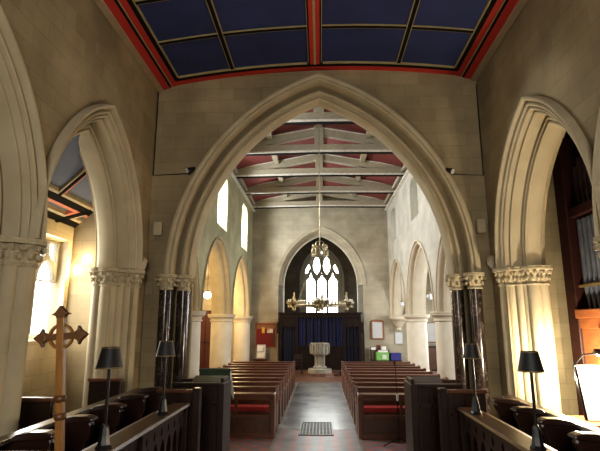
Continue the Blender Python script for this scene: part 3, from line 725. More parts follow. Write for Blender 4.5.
for sg, x0, x1, side in ((-1, -3.55, -1.08, 'left'), (1, .86, 3.55, 'right')):
    p0 = None
    for k, y in enumerate(ROWS):
        lab = 'red-brown wooden pew, %s row from the front on the %s of the aisle' % (order[k], side)
        if p0 is None: p0 = make_pew(x0, x1, lab, (0, y, 0))
        else: dup(p0, (0, y, 0), lab)
    # frontal with open shelf and arcaded panel
    f = thing('pew_frontal', 'panelled wooden pew front before the first row %s of the aisle' % side, 'pew front', (0, 11.38, 0), 'pew fronts')
    xm = x0 - .0
    MB().box(x0, x1, -.03, .02, .06, .44).build('panel', 'pew_dark', f)
    tr_ = MB()
    n = 9
    for i in range(n):
        c = x0 + .12 + (x1 - x0 - .24) * (i + .5) / n; wv = (x1 - x0 - .24) / n
        tr_.slab([(c - wv / 2, .10), (c + wv / 2, .10), (c + wv / 2, .44), (c - wv / 2, .44)], [([(c - wv * .36, .14)] + arch_pts(c, .30, wv * .36, .09, 0, 5) + [(c + wv * .36, .14)])[::-1]], XZ, -.055, -.03)
    tr_.build('arcading', 'pew_dark', f)
    MB().box(x0, x1, -.06, .03, .0, .10).box(x0, x1, -.05, .06, .44, .49).build('rails', 'pew_wood', f, bevel=.006)
    MB().box(x0, x1, -.10, .22, .90, .94).box(x0, x1, -.04, .02, .80, .90).build('book_ledge', 'pew_wood', f, bevel=.008)
    for i in range(4):
        x = x0 + .06 + (x1 - x0 - .12) * i / 3
        MB().box(x - .03, x + .03, -.04, .02, .49, .80).build('post', 'ledge', f)
    for x in (x0, x1):
        MB().prism([(-.10, 0), (.24, 0), (.24, .94), (-.12, .94), (-.14, .90), (-.10, .8)], lambda u, v, w_: (w_, u, v), x - .04, x + .04).build('bench_end', 'pew_wood', f, bevel=.008)
    # hassocks hung behind the front
    for i in range(3):
        c = x0 + .45 + (x1 - x0 - .9) * i / 2
        h_ = MB().box(c - .2, c + .2, .28, .50, .10, .22)
# left aisle pews seen between the columns
pa = None
for k, y in enumerate((12.6, 14.2, 17.0, 18.4, 19.8)):
    lab = 'short wooden pew in the left aisle, %s from the front' % order[k]
    if pa is None: pa = make_pew(-7.0, -5.0, lab, (0, y, 0))
    else: dup(pa, (0, y, 0), lab)
pb = None
for k, y in enumerate((13.0, 15.8, 17.6, 19.4)):
    lab = 'short wooden pew in the right aisle, %s from the front' % order[k]
    if pb is None: pb = make_pew(5.0, 7.0, lab, (0, y, 0))
    else: dup(pb, (0, y, 0), lab)

# ------------------------------------------------------------------ font
t = thing('stone_font', 'octagonal carved stone font on a stepped base at the west end of the aisle', 'font', (-.05, 24.5, 0))
A8 = pi / 8
MB().lathe([(.82, .012), (.82, .13), (.80, .14)], (0, 0, 0), 8, A8, A8 + 2 * pi).build('lower_step', 'floor_red', t)
MB().lathe([(.62, .14), (.62, .30), (.58, .32)], (0, 0, 0), 8, A8, A8 + 2 * pi).build('upper_step', 'font_stone', t)
st = MB().lathe([(.36, .32), (.36, .40), (.27, .46), (.20, .55), (.19, .86), (.28, .96)], (0, 0, 0), 8, A8, A8 + 2 * pi)
st.build('stem', 'font_stone', t)
for i in range(4):
    a = pi / 4 + i * pi / 2
    MB().lathe([(.07, .40), (.05, .46), (.045, .88), (.07, .95)], (.29 * cos(a), .29 * sin(a), 0), 10).build('shaft', 'font_stone', t, smooth=True)
bw = MB().lathe([(.30, .94), (.40, .98), (.45, 1.02), (.48, 1.45), (.51, 1.48), (.51, 1.54), (.40, 1.54), (.38, 1.35)], (0, 0, 0), 8, A8, A8 + 2 * pi)
for i in range(16):
    a = 2 * pi * i / 16; bw.tube([(.46 * cos(a), .46 * sin(a), 1.03), (.48 * cos(a), .48 * sin(a), 1.46)], .028, 6)
bw.build('bowl', 'font_stone', t)

# chair and small kneeler by the font
t = thing('wooden_chair', 'small dark wooden chair standing left of the font', 'chair', (-1.16, 25.1, 0.012))
MB().box(-.21, .21, -.2, .2, .43, .46).build('seat', 'wood', t, bevel=.006)
MB().box(-.2, .2, .18, .21, .68, .92).box(-.2, .2, .18, .21, .54, .60).build('backrest', 'wood', t, bevel=.006)
for x in (-.19, .19):
    for y in (-.18, .19): MB().box(x - .02, x + .02, y - .02, y + .02, 0, .92 if y > 0 else .43).build('leg', 'wood', t)
t = thing('low_kneeler', 'low dark kneeler on the floor to the right of the font', 'kneeler', (1.2, 24.2, 0.012))
MB().box(-.3, .3, -.14, .14, .12, .2).build('pad', 'navy_dark', t, bevel=.02)
for x in (-.26, .26): MB().box(x - .03, x + .03, -.14, .14, 0, .12).build('leg', 'wood', t)

# ------------------------------------------------------------------ tower screen
t = thing('tower_screen', 'dark oak screen hung with navy blue curtains across the tower arch', 'screen', (-.03, 26.95, 0))
MB().box(-2.24, 2.24, -.06, .10, 2.80, 3.08).box(-2.30, 2.30, -.11, .14, 3.0, 3.08).build('cornice', 'screen_wood', t, bevel=.012)
for x in (-2.17, -1.30, 1.30, 2.17): MB().box(x - .07, x + .07, -.07, .10, 0.0, 2.80).build('post', 'screen_wood', t, bevel=.01)
mb = MB().box(-1.23, 1.23, -.02, .06, .03, 1.28)
for i in range(7): mb.box(-1.2 + i * .4 - .03, -1.2 + i * .4 + .03, -.04, -.02, .1, 1.2)
mb.box(-1.23, 1.23, -.045, -.02, 1.18, 1.28).build('lower_panel', 'screen_wood', t)
for i in range(5):
    x = -1.23 + 2.46 * (i + 1) / 6; MB().box(x - .028, x + .028, -.05, .04, 1.28, 2.80).build('mullion', 'screen_wood', t)
for i in range(6):
    a = -1.235 + 2.46 * i / 6; b2 = a + .42
    cu = MB(); n = 12
    vs = [(a + (b2 - a) * k / n, .05 + .018 * sin(k * pi / 2), z) for z in (1.27, 2.84) for k in range(n + 1)]
    cu.add(vs, [(k, k + 1, n + 2 + k, n + 1 + k) for k in range(n)]); cu.build('curtain', 'navy', t, smooth=True, recalc=False)
for sg in (-1, 1):
    a, b2 = sorted((sg * 1.37, sg * 2.10)); n = 16
    cu = MB(); vs = [(a + (b2 - a) * k / n, .05 + .025 * sin(k * pi / 2), z) for z in (.05, 2.30) for k in range(n + 1)]
    cu.add(vs, [(k, k + 1, n + 2 + k, n + 1 + k) for k in range(n)]); cu.build('side_curtain', 'navy_dark', t, smooth=True, recalc=False)
    MB().box(a, b2, -.03, .08, 2.30, 2.80).box(a, b2, -.06, -.03, 2.30, 2.38).build('head_panel', 'screen_wood', t)
MB().box(1.72, 1.78, -.04, .05, .05, 2.3).box(1.37, 2.1, -.04, .05, 1.25, 1.33).build('door_frame', 'screen_wood', t)
MB().box(-2.36, -2.24, -.10, .04, 1.95, 2.55).box(2.24, 2.36, -.10, .04, 1.95, 2.55).build('side_lantern_blocks', 'screen_wood', t)

# ------------------------------------------------------------------ west wall furnishings
t = thing('notice_board', 'dark red felt notice board with papers on the west wall, left of the tower screen', 'notice board', (-3.06, WY, 1.85))
MB().box(-.54, .54, -.05, -.005, -.64, .64).build('felt_panel', 'red_board', t)
MB().box(-.58, .58, -.07, -.0, .60, .68).box(-.58, .58, -.07, 0, -.68, -.62).box(-.58, -.53, -.07, 0, -.62, .6).box(.53, .58, -.07, 0, -.62, .6).build('frame', 'board_frame', t)
MB().box(-.50, .50, -.055, -.05, .34, .56).build('header_strip', 'board_frame', t)
MB().box(-.22, -.06, -.06, -.05, .10, .42).build('yellow_notice', 'yellow', t)
MB().box(.08, .40, -.06, -.05, .12, .34).build('white_notice', 'paper', t)
MB().box(.10, .20, -.065, -.06, .24, .40).build('pink_notice', 'pink_paint', t)
MB().box(.32, .46, -.062, -.055, -.5, .1).build('dark_notice', 'pew_dark', t)
t = thing('leaflet_stand', 'small stand of white leaflets below the red notice board', 'leaflet stand', (-3.28, 26.95, 0))
MB().box(-.35, .35, -.18, .18, .56, .60).box(-.32, .32, -.02, .02, .06, .56).build('table', 'door_wood', t)
for x in (-.3, .3): MB().box(x - .03, x + .03, -.17, .17, 0, .56).build('leg', 'door_wood', t)
MB().prism([(-.02, .6), (.02, .6), (.14, 1.34), (.10, 1.34)], lambda u, v, w_: (w_, u, v), -.22, .26).build('rack', 'paper_grey', t)
for k in range(2): MB().prism([(-.06 - .02, .66 + .34 * k), (-.04, .66 + .34 * k), (.02 + .06 * k, .94 + .34 * k), (.0 + .04 * k, .94 + .34 * k)], lambda u, v, w_: (w_, u, v), -.18, .22 - .1 * k).build('leaflets', 'paper', t)

t = thing('framed_notice', 'large white notice in an arched brown wooden frame right of the screen', 'framed notice', (3.15, WY, 2.13))
MB().box(-.36, .36, -.06, 0, -.52, -.44).box(-.36, -.28, -.06, 0, -.44, .44).box(.28, .36, -.06, 0, -.44, .44).prism([(-.36, .44), (.36, .44), (.36, .5), (.18, .55), (0, .57), (-.18, .55), (-.36, .5)], XZ, -.06, 0).build('frame', 'board_frame', t, bevel=.01)
MB().box(-.28, .28, -.03, -.005, -.44, .44).build('sheet', 'paper_grey', t)
t = thing('framed_list', 'smaller pale framed sheet on the wall beneath the stone corbel', 'framed notice', (4.31, WY, 1.70))
MB().box(-.24, .24, -.05, 0, -.34, -.30).box(-.24, .24, -.05, 0, .30, .34).box(-.24, -.20, -.05, 0, -.3, .3).box(.20, .24, -.05, 0, -.3, .3).build('frame', 'grey_stone', t)
MB().box(-.2, .2, -.03, -.005, -.3, .3).build('sheet', 'paper_grey', t)
t = thing('bookstall_table', 'dark table holding crates and papers against the west wall on the right', 'table', (3.5, 26.9, 0))
MB().box(-.82, .82, -.3, .3, .50, .55).build('table_top', 'wood', t, bevel=.008)
for x in (-.76, .76):
    for y in (-.25, .25): MB().box(x - .035, x + .035, y - .035, y + .035, 0, .50).build('leg', 'wood', t)
t = thing('book_shelf_rack', 'dark two-tier rack of papers standing on the bookstall table', 'rack', (3.2, 27.08, .55))
MB().box(-.5, .5, -.12, .12, .50, .53).box(-.5, -.46, -.12, .12, 0, .53).box(.46, .5, -.12, .12, 0, .53).build('frame', 'wood', t)
def crate(x, y, z, wx, wy, h, mat, label):
    t = thing('plastic_crate', label, 'crate', (x, y, z))
    m_ = MB().box(-wx, wx, -wy, -wy + .015, 0, h).box(-wx, wx, wy - .015, wy, 0, h).box(-wx, -wx + .015, -wy, wy, 0, h).box(wx - .015, wx, -wy, wy, 0, h).box(-wx, wx, -wy, wy, 0, .015)
    m_.build('box', mat, t)
    MB().box(-wx - .015, wx + .015, -wy - .015, -wy, h - .04, h).box(-wx - .015, wx + .015, wy, wy + .015, h - .04, h).box(-wx - .015, -wx, -wy, wy, h - .04, h).box(wx, wx + .015, -wy, wy, h - .04, h).build('rim', mat, t)
    return t
cg = crate(3.30, 26.78, .55, .34, .15, .40, 'green_crate', 'bright green plastic crate on the bookstall table')
MB().box(-.02, .2, -.17, -.152, .08, .30).build('label_sheet', 'paper_grey', cg)
crate(4.00, 26.85, .55, .28, .2, .38, 'blue_crate', 'dark blue plastic crate on the bookstall table')
pm = [('stack of white papers on the left end of the rack', 2.86, .14), ('stack of white papers on the right end of the rack', 3.42, .18)]
for lab, x, h in pm:
    tag(MB().box(x - .12, x + .12, 26.98, 27.16, 1.08, 1.08 + h).build('paper_stack', 'paper', None, origin=(x, 27.07, 1.08)), lab, 'papers', 'papers on the bookstall')
tag(MB().box(3.10, 3.62, 26.9, 26.955, .955, 1.06).build('open_paper', 'paper', None, origin=(3.36, 26.93, .955)), 'white sheet lying over the front of the bookstall rack', 'papers')
t = thing('picture_frame', 'small brown framed picture standing on the bookstall rack', 'picture', (3.14, 27.16, 1.08))
MB().box(-.12, .12, -.02, .02, 0, .26).build('frame', 'board_frame', t); MB().box(-.09, .09, -.025, -.018, .03, .23).build('print', 'pew_dark', t)

# aisle west walls: door on the left, poster on the right
t = thing('door_leaf', 'tall mahogany door at the end of the left aisle', 'door', (-6.45, WY - .02, 0))
MB().box(-.55, .55, -.06, 0, 0, 3.1).build('panel', 'door_wood', t)
MB().box(-.65, -.55, -.09, 0, 0, 3.2).box(.55, .65, -.09, 0, 0, 3.2).box(-.65, .65, -.09, 0, 3.1, 3.2).build('frame', 'organ_frame', t)
MB().box(-.03, .03, -.085, -.06, .1, 3.0).box(-.5, .5, -.085, -.06, 1.4, 1.5).build('battens', 'organ_frame', t)
t = thing('wall_poster', 'pale poster in a thin frame on the right aisle end wall', 'poster', (6.4, WY, 2.0))
MB().box(-.5, .5, -.04, 0, -.5, .5).build('sheet', 'paper_grey', t)
MB().box(-.54, .54, -.05, 0, -.54, -.5).box(-.54, .54, -.05, 0, .5, .54).box(-.54, -.5, -.05, 0, -.5, .5).box(.5, .54, -.05, 0, -.5, .5).build('frame', 'board_frame', t)
t = thing('wooden_cupboard', 'dark low cupboard below the poster in the right aisle', 'cupboard', (6.3, 27.05, 0))
MB().box(-.7, .7, -.28, .3, 0, 1.25).box(-.74, .74, -.32, .32, 1.25, 1.30).build('carcass', 'wood', t, bevel=.01)
for sg in (-1, 1): MB().box(min(sg * .03, sg * .66), max(sg * .03, sg * .66), -.30, -.28, .08, 1.2).build('door', 'pew_dark', t)

# pendant lights beneath the nave arches
def pendant(x, y, z, mat, lab, top):
    t = thing('pendant_light', lab, 'pendant lamp', (x, y, z), 'globe pendants under the nave arches')
    MB().blob((0, 0, 0), .14 if mat == 'globe' else .12, 16, 10).build('globe', mat, t, smooth=True)
    MB().lathe([(.06, .10), (.07, .13), (.03, .18), (.02, .22)], (0, 0, 0), 10).build('cap', 'brass', t, smooth=True)
    MB().tube([(0, 0, .2), (0, 0, top - z)], .008, 6).build('cord', 'black', t)
pendant(-4.3, 18.3, 3.55, 'globe', 'glowing globe pendant hanging beneath the left nave arch', 5.4)
pendant(4.3, 19.3, 3.52, 'globe_off', 'unlit globe pendant beneath the right nave arch, nearer one', 5.4)
pendant(4.3, 25.9, 3.50, 'globe_off', 'unlit globe pendant beneath the right nave arch, farther one', 5.3)

# ------------------------------------------------------------------ small fittings on the arch wall
for sg, side, x, z in ((-1, 'left', -2.97, 4.20), (1, 'right', 2.88, 4.20)):
    t = thing('loudspeaker_box', 'small stone-coloured loudspeaker box on the wall %s of the chancel arch' % side, 'loudspeaker', (x, AY0 + .006, z))
    MB().box(-.075, .075, -.10, 0, -.125, .125).build('case', 'plaster', t, bevel=.01)
    MB().box(-.058, .058, -.108, -.10, -.105, .105).build('grille', 'mould', t)
for sg, side, x, z in ((-1, 'left', -2.40, 5.30), (1, 'right', 2.36, 5.22)):
    t = thing('spotlight', 'small black spotlight mounted above the %s shoulder of the chancel arch' % side, 'spotlight', (x, AY0 - .12, z))
    MB().tube([(0, .12, 0), (0, .04, .0)], .012, 6).build('bracket', 'black', t)
    MB().tube([(-sg * .06, .05, .05), (sg * .05, -.06, -.03)], [.03, .055], 12).build('lamp_head', 'black', t, smooth=True)
    MB().tube([(sg * .05, -.06, -.03), (sg * .053, -.063, -.032)], .05, 12).build('lens', 'globe_off', t)
    tag(MB().tube([(sg * (abs(x) + .04), AY0 - .012, z - .03), (sg * (CWS[sg] - .02), AY0 - .012, z - .06), (sg * (CWS[sg] - .02), AY0 - .012, CZ0 - .15)], .011, 6).build('cable_conduit', 'black', None), 'thin dark cable running from the %s spotlight to the corner and up' % side, 'cable')

# ------------------------------------------------------------------ choir furniture
def choir_side(sg, side):
    X = lambda x: sg * x
    def bx(mb, a, b, *r): return mb.box(min(sg * a, sg * b), max(sg * a, sg * b), *r)
    y0, y1 = (3.08, 5.98) if sg < 0 else (2.6, 6.06)
    zt = 1.57 if sg < 0 else 1.53
    t = thing('choir_desk', 'long oak choir desk with pierced tracery front on the %s' % side, 'choir desk', (-1.7 if sg < 0 else 1.74, 0, CF), 'choir desks')
    o_ = lambda mb, n, m, **k: mb.build(n, m, t, **k)
    L = lambda x: x - 1.7
    h = zt - CF
    mb = MB(); P = [(sg * L(1.56), h - .035), (sg * L(1.57), h), (sg * L(1.76), h), (sg * L(2.0), h - .11), (sg * L(2.0), h - .14), (sg * L(1.76), h - .04)]
    o_(mb.prism(P, XZ, y0, y1), 'book_ledge', 'ledge', bevel=.006)
    fnx = lambda u, v, w_: (sg * (L(1.62) + w_), u, v)
    n = 13; wv = (y1 - y0 - .1) / n
    tr_ = MB(); holes = []
    for i in range(n):
        c = y0 + .05 + wv * (i + .5)
        holes.append(([(c - wv * .34, .16)] + arch_pts(c, h - .38, wv * .34, .16, 0, 5) + [(c + wv * .34, .16)])[::-1])
        holes.append([(c - wv * .5 + .012 + .03, h - .16), (c - wv * .2, h - .10), (c - .02, h - .16), (c - wv * .25, h - .21)])
    tr_.slab([(y0, .0), (y1, 0), (y1, h - .04), (y0, h - .04)], holes, fnx, 0, .045)
    o_(tr_, 'tracery_front', 'wood')
    o_(MB().box(min(X(L(1.70)), X(L(1.73))), max(X(L(1.70)), X(L(1.73))), y0, y1, 0, h - .05), 'back_panel', 'stall_wood')
    for y in (y0 + .03, (y0 + y1) / 2, y1 - .03): o_(bx(MB(), L(1.585), L(1.63), y - .035, y + .035, 0, h - .03), 'buttress', 'wood', bevel=.006)
    # stalls behind the desk
    s = thing('choir_stalls', 'row of dark oak choir stalls with rounded dividers on the %s' % side, 'choir stalls', (X(2.65), 0, CF), 'choir stalls')
    o_ = lambda mb, n, m, **k: mb.build(n, m, s, **k)
    L = lambda x: x - 2.65
    ys0, ys1 = 2.2, 7.35; hb = .885 if sg < 0 else .82
    o_(bx(MB(), L(2.66), L(2.72), ys0, ys1, 0, hb - .03), 'back_panel', 'stall_wood')
    mb = MB().prism([(sg * L(2.58), hb - .035), (sg * L(2.60), hb), (sg * L(2.72), hb + .005), (sg * L(2.75), hb - .03), (sg * L(2.7), hb - .06)], XZ, ys0, ys1)
    o_(mb, 'back_rail', 'stall_wood', bevel=.01)
    o_(bx(MB(), L(2.25), L(2.66), ys0, ys1, .40, .44), 'seat', 'stall_wood')
    for y in ([2.6, 3.3, 4.0, 4.7, 5.38, 6.05, 6.72] if sg > 0 else [2.85, 3.55, 4.25, 4.96, 5.68, 6.42, 7.1]):
        hh = hb + .02
        P = [(L(2.66), 0), (L(2.24), 0), (L(2.24), .45), (L(2.29), .52), (L(2.31), .60), (L(2.30), .68), (L(2.27), .74), (L(2.255), hh - .06), (L(2.27), hh - .015), (L(2.31), hh + .005), (L(2.45), hh + .0), (L(2.57), hh - .02), (L(2.66), hh - .05)]
        d = o_(MB().prism([(sg * u, v) for u, v in P], XZ, y - .045, y + .045), 'divider', 'stall_wood', bevel=.018)
        P = [(L(2.60), hh - .05), (L(2.26), hh - .03), (L(2.23), hh - .01), (L(2.25), hh + .012), (L(2.31), hh + .028), (L(2.45), hh + .025), (L(2.56), hh + .005), (L(2.61), hh - .03)]
        MB().prism([(sg * u, v) for u, v in P], XZ, y - .07, y + .07).build('arm_cap', 'stall_wood', d, bevel=.018)
    # return desk and seat across the west end
    for yy, xa, xb, zt2, lab in ((6.02 if sg < 0 else 6.12, 1.50 if sg < 0 else 1.46, 2.05, 1.70, 'nearer'),):
        r = thing('desk_end_panel', 'upright dark oak end panel closing the west end of the %s choir desk' % side, 'panel', (X(1.75), yy + .1, CF), 'oak end panels')
        q = MB(); bx(q, xa - 1.75, 2.0 - 1.75, 0, .06, 0, zt2 - CF - .04); q.build('panel', 'wood', r, bevel=.008)
        q = MB()
        for k in range(3): bx(q, xa - 1.75 + .10 + k * .19, xa - 1.75 + .12 + k * .19, -.022, 0, .06, zt2 - CF - .08)
        bx(q, xa - 1.70, 1.98 - 1.75, -.022, 0, zt2 - CF - .30, zt2 - CF - .27); bx(q, xa - 1.70, 1.98 - 1.75, -.022, 0, .06, .10); q.build('panel_mouldings', 'stall_wood', r)
        q = MB(); bx(q, xa - 1.77, 2.02 - 1.75, -.03, .09, zt2 - CF - .04, zt2 - CF); q.build('top_rail', 'pew_wood', r, bevel=.01)
        q = MB(); bx(q, xa - 1.77, xa - 1.68, -.04, .10, 0, zt2 - CF + .02); q.build('corner_post', 'wood', r, bevel=.012)
    r = thing('clergy_desk', 'tall dark oak clergy stall with sloping book desk by the chancel arch, %s side' % side, 'clergy desk', (X(1.65), 6.78, CF), 'clergy desks')
    zz = 1.69 - CF
    xi, xo = (1.38, 1.98) if sg < 0 else (1.26, 1.84)
    xr = xo + .08
    q = MB(); bx(q, xi - 1.65, xr - 1.65, .12, .17, -.17 if False else -.0, zz - .02); q.build('front_panel', 'wood', r, bevel=.006)
    q = MB()
    for k in range(4): bx(q, xi - 1.65 + .06 + k * .16, xi - 1.65 + .08 + k * .16, .095, .12, .02, zz - .06)
    bx(q, xi - 1.62, xo - 1.65, .095, .12, zz - .30, zz - .27); q.build('panel_mouldings', 'stall_wood', r)
    q = MB(); bx(q, xi - 1.67, xr - 1.65, .07, .20, zz - .04, zz); q.build('cap_rail', 'wood', r, bevel=.008)
    q = MB(); bx(q, xi - 1.70, xi - 1.62, .05, .62, -.5, zz + .0); q.build('end_panel', 'wood', r, bevel=.012)
    q = MB(); q.prism([(.22, zz - .02), (.50, zz + .045), (.50, zz + .06), (.22, zz + .0)], lambda u, v, w_: (w_, u, v), *sorted((sg * (xi - 1.65), sg * (xo - 1.80)))); q.build('book_slope', 'wood', r, bevel=.006)
    q = MB(); bx(q, xi - 1.68, xi - 1.63, .14, .52, zz, zz + .06); q.build('desk_cheek', 'wood', r, bevel=.015)
    q = MB(); bx(q, xi - 1.65, xr - 1.65, .42, .46, -.17, zz + .02); q.build('back_panel', 'wood', r)
choir_side(-1, 'left'); choir_side(1, 'right')

# stall end under the processional cross
t = thing('stall_end', 'dark oak stall end panel at the near left below the wooden cross', 'panel', (-1.7, 3.02, CF), 'oak end panels')
MB().box(-.26, .18, -.03, .03, 0, 1.03).build('panel', 'wood', t, bevel=.008)
MB().box(-.28, .20, -.045, .045, 1.03, 1.07).build('cap', 'pew_dark', t, bevel=.01)
# low panelling against the piers behind the stalls
for x0, y0, lab in ((-3.02, 5.64, 'short dark wood panel in the left arch behind the stalls, nearer one'), (-3.02, 7.55, 'short dark wood panel behind the left stalls, beside the far respond')):
    t = thing('parclose_panel', lab, 'panel', (-3.30, y0, CF), 'low wood panels in the arch')
    MB().box(-.24, .24, -.03, .03, 0, .96).build('panel', 'wood', t, bevel=.006)
    MB().box(-.26, .26, -.05, .05, .96, 1.0).build('cap', 'pew_wood', t, bevel=.008)

# processional cross
t = thing('processional_cross', 'golden oak processional cross with ring and pointed ends at the left front', 'cross', (-1.425, 2.93, CF))
t.rotation_euler = (0, radians(-4.9), 0)
def CZ(u, v, w_): return (u, w_, v)
c0 = 1.757                                                 # height of the crossing above the choir floor
MB().prism([(-.022, 0), (.022, 0), (.0235, c0 + .135), (-.0235, c0 + .135)], CZ, -.018, .018).build('shaft', 'cross_wood', t, bevel=.004)
MB().prism([(-.108, c0 - .02), (.108, c0 - .02), (.108, c0 + .02), (-.108, c0 + .02)], CZ, -.017, .017).build('cross_arm', 'cross_dark', t, bevel=.004)
rg = MB(); n = 36
ri, ro = .063, .077
rg.slab([(ro * cos(2 * pi * i / n), c0 + ro * sin(2 * pi * i / n)) for i in range(n)], [[(ri * cos(-2 * pi * i / n), c0 + ri * sin(-2 * pi * i / n)) for i in range(n)]], CZ, -.011, .011)
rg.build('ring', 'cross_wood', t)
def tip(cx, cz_, a):
    P = [(-.005, -.024), (.012, -.03), (.018, -.058), (.03, -.034), (.072, 0), (.03, .034), (.018, .058), (.012, .03), (-.005, .024)]
    return [(cx + u * cos(a) - v * sin(a), cz_ + u * sin(a) + v * cos(a)) for u, v in P]
for cx, cz_, a in ((.094, c0, 0), (-.094, c0, pi), (0, c0 + .115, pi / 2)):
    MB().prism(tip(cx, cz_, a), CZ, -.02, .02).build('pointed_end', 'cross_dark', t, bevel=.004)
for z in (c0 - .36, c0 - .46):
    MB().lathe([(.026, -.02), (.034, -.01), (.036, 0), (.034, .01), (.026, .02)], (0, 0, z), 14).build('knop', 'cross_dark', t, smooth=True)

# desk lamps
def make_lamp(loc, lab):
    t = thing('desk_lamp', lab, 'lamp', loc, 'black desk lamps on the choir desks')
    MB().lathe([(.062, 0), (.064, .012), (.05, .03), (.038, .09), (.030, .15), (.020, .175), (.014, .18)], (0, 0, 0), 8).build('base', 'black', t)
    MB().lathe([(.0125, .17), (.0125, .69)], (0, 0, 0), 12).build('stem', 'black', t, smooth=True)
    sh_ = MB().lathe([(.102, .585), (.066, .745), (.062, .745), (.098, .585)], (0, 0, 0), 28)
    s_ = sh_.build('shade', 'shade', t, smooth=True)
    MB().lathe([(.1025, .585), (.0995, .597), (.101, .5975), (.104, .5855)], (0, 0, 0), 28).build('lower_gold_trim', 'shade_trim', s_, smooth=True)
    MB().lathe([(.0685, .736), (.0665, .7455), (.068, .746), (.070, .7365)], (0, 0, 0), 28).build('upper_gold_trim', 'shade_trim', s_, smooth=True)
    return t
lp = make_lamp((-1.65, 3.83, 1.57), 'black-shaded desk lamp on the left choir desk, the nearer one')
dup(lp, (-1.65, 5.22, 1.57), 'black-shaded desk lamp on the left choir desk, before the marble shafts')
dup(lp, (1.70, 4.12, 1.53), 'black-shaded desk lamp on the right choir desk, the nearer one')
dup(lp, (1.69, 5.62, 1.53), 'black-shaded desk lamp on the right choir desk, before the marble shafts')

# green covered lectern beyond the left clergy desk
t = thing('lectern', 'dark green covered lectern standing behind the left clergy stall', 'lectern', (-1.61, 7.74, .335))
MB().lathe([(.24, 0), (.24, .05), (.08, .10), (.06, 1.0)], (0, 0, 0), 8).build('stem', 'wood', t)
MB().prism([(-.14, 1.20), (.20, 1.02), (.22, 1.06), (-.12, 1.46), (-.16, 1.46)], lambda u, v, w_: (w_, u, v), -.22, .20).build('desk', 'green_cloth', t, bevel=.008)
MB().prism([(-.15, 1.16), (.22, .98), (.24, 1.06), (-.12, 1.48), (-.17, 1.48)], lambda u, v, w_: (w_, u, v), .20, .225).build('side_board', 'grey_edge', t)
MB().box(-.24, .225, -.19, -.165, 1.12, 1.44).build('cloth_fall', 'green_cloth', t)
MB().box(-.25, .235, -.20, -.10, 1.44, 1.485).build('cloth_edge', 'green_cloth', t, bevel=.01)

# microphone stand
t = thing('microphone_stand', 'thin black microphone stand on the tiles before the right pews', 'stand', (1.62, 10.82, 0.0))
MB().tube([(0, 0, .05), (0, 0, .95)], .013, 8).tube([(0, 0, .95), (-.02, 0, 1.62)], .008, 8).build('pole', 'black', t)
for a in (radians(200), radians(-20), radians(90)):
    MB().tube([(0, 0, .14), (.36 * cos(a), .36 * sin(a), .012)], .011, 6).build('leg', 'black', t)
MB().lathe([(.02, .88), (.026, .9), (.026, 1.0), (.02, 1.02)], (0, 0, 0), 10).build('clutch', 'paper_grey', t, smooth=True)
MB().tube([(-.02, 0, 1.60), (-.05, -.06, 1.70)], [.012, .02], 8).build('microphone', 'black', t, smooth=True)

# ================================================================== LIGHTS
def area(name, loc, rot, sx, sy, power, col=(1, 1, 1), spread=None):
    l = bpy.data.lights.new(name, 'AREA'); l.shape = 'RECTANGLE'; l.size = sx; l.size_y = sy; l.energy = power; l.color = col
    if spread: l.spread = spread
    o = bpy.data.objects.new(name, l); COL.objects.link(o); o.location = loc; o.rotation_euler = rot
    return o
def point(name, loc, power, col, r=.06):
    l = bpy.data.lights.new(name, 'POINT'); l.energy = power; l.color = col; l.shadow_soft_size = r
    o = bpy.data.objects.new(name, l); COL.objects.link(o); o.location = loc; return o
R90 = pi / 2
# clerestory daylight from the left
for c in (13.3, 18.75, 24.4):
    area('clerestory_daylight', (-NW - NT + .1, c, 7.45), (0, radians(-68), 0), 1.1, .9, 430, (.92, .96, 1))
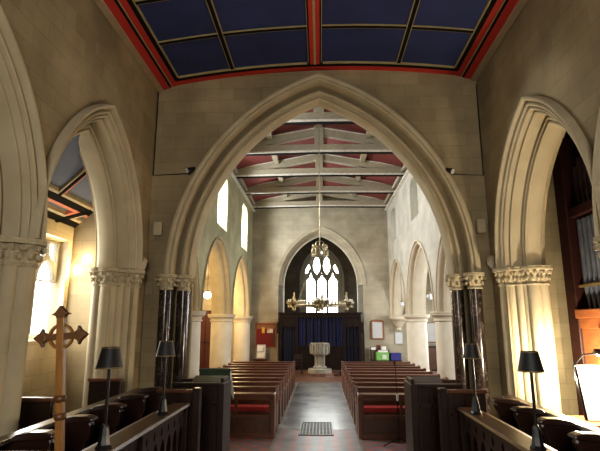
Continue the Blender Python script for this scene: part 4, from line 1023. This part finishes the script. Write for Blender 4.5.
# aisle daylight on the right side
for c in (13.2, 18.6, 23.6):
    area('aisle_daylight', (7.2, c, 2.8), (0, radians(82), 0), 1.8, 1.1, 150, (.93, .97, 1))
# tower window
area('tower_daylight', (wc, TY - .15, 5.0), (-R90, 0, 0), 2.2, 3.6, 110, (.97, 1, .97))
# east window behind the camera
area('east_window_daylight', (0, EY + .1, 4.3), (R90, 0, 0), 2.6, 3.2, 175, (1, .97, .90))
# left chancel aisle
area('aisle_window_daylight', (-AX - .1, 7.75, 3.1), (0, radians(-90), 0), 1.4, 1.1, 34, (1, .98, .94))
point('wall_lamp_light', (-4.28, 8.60, 3.66), 20, (1, .72, .34)); point('wall_lamp_light', (-4.45, 8.58, 3.46), 9, (1, .72, .34))
# nave left aisle: globe lamp and unseen lights
point('globe_light', (-4.3, 18.3, 3.33), 60, (1, .74, .38), .15)
for y in (13, 17.5, 21.5, 25.5): point('unseen_aisle_light', (-5.9, y, 3.9), 95, (1, .70, .36), .15)
point('unseen_aisle_light', (-4.45, 24.6, 3.3), 90, (1, .76, .44), .15)  # added light without a fitting, warms the west wall left of the tower arch
# organ console lamp, then a separate light added to brighten the respond shafts
point('music_lamp_light', (3.75, 6.50, 2.02), 110, (1, .86, .62), .05); point('added_respond_light', (3.40, 7.05, 1.75), 120, (1, .88, .66), .05)

w = bpy.data.worlds.new('World'); sc.world = w; w.use_nodes = True
w.node_tree.nodes['Background'].inputs[0].default_value = (.75, .82, .9, 1); w.node_tree.nodes['Background'].inputs[1].default_value = .6

# ================================================================== CAMERA
cam = bpy.data.cameras.new('Camera'); cam.sensor_width = 36; cam.lens = 480 / 600 * 36; cam.sensor_fit = 'HORIZONTAL'; cam.clip_start = .05
co = bpy.data.objects.new('Camera', cam); COL.objects.link(co); co.location = (0, 0, EYE)
co.rotation_euler = (radians(90 + 11.5), 0, radians(2.4)); sc.camera = co
sc.view_settings.view_transform = 'Standard'; sc.view_settings.look = 'Medium High Contrast'; sc.view_settings.exposure = 0.45; sc.view_settings.gamma = 1.0
sc.cycles.max_bounces = 8; sc.cycles.diffuse_bounces = 5; sc.cycles.sample_clamp_indirect = 6
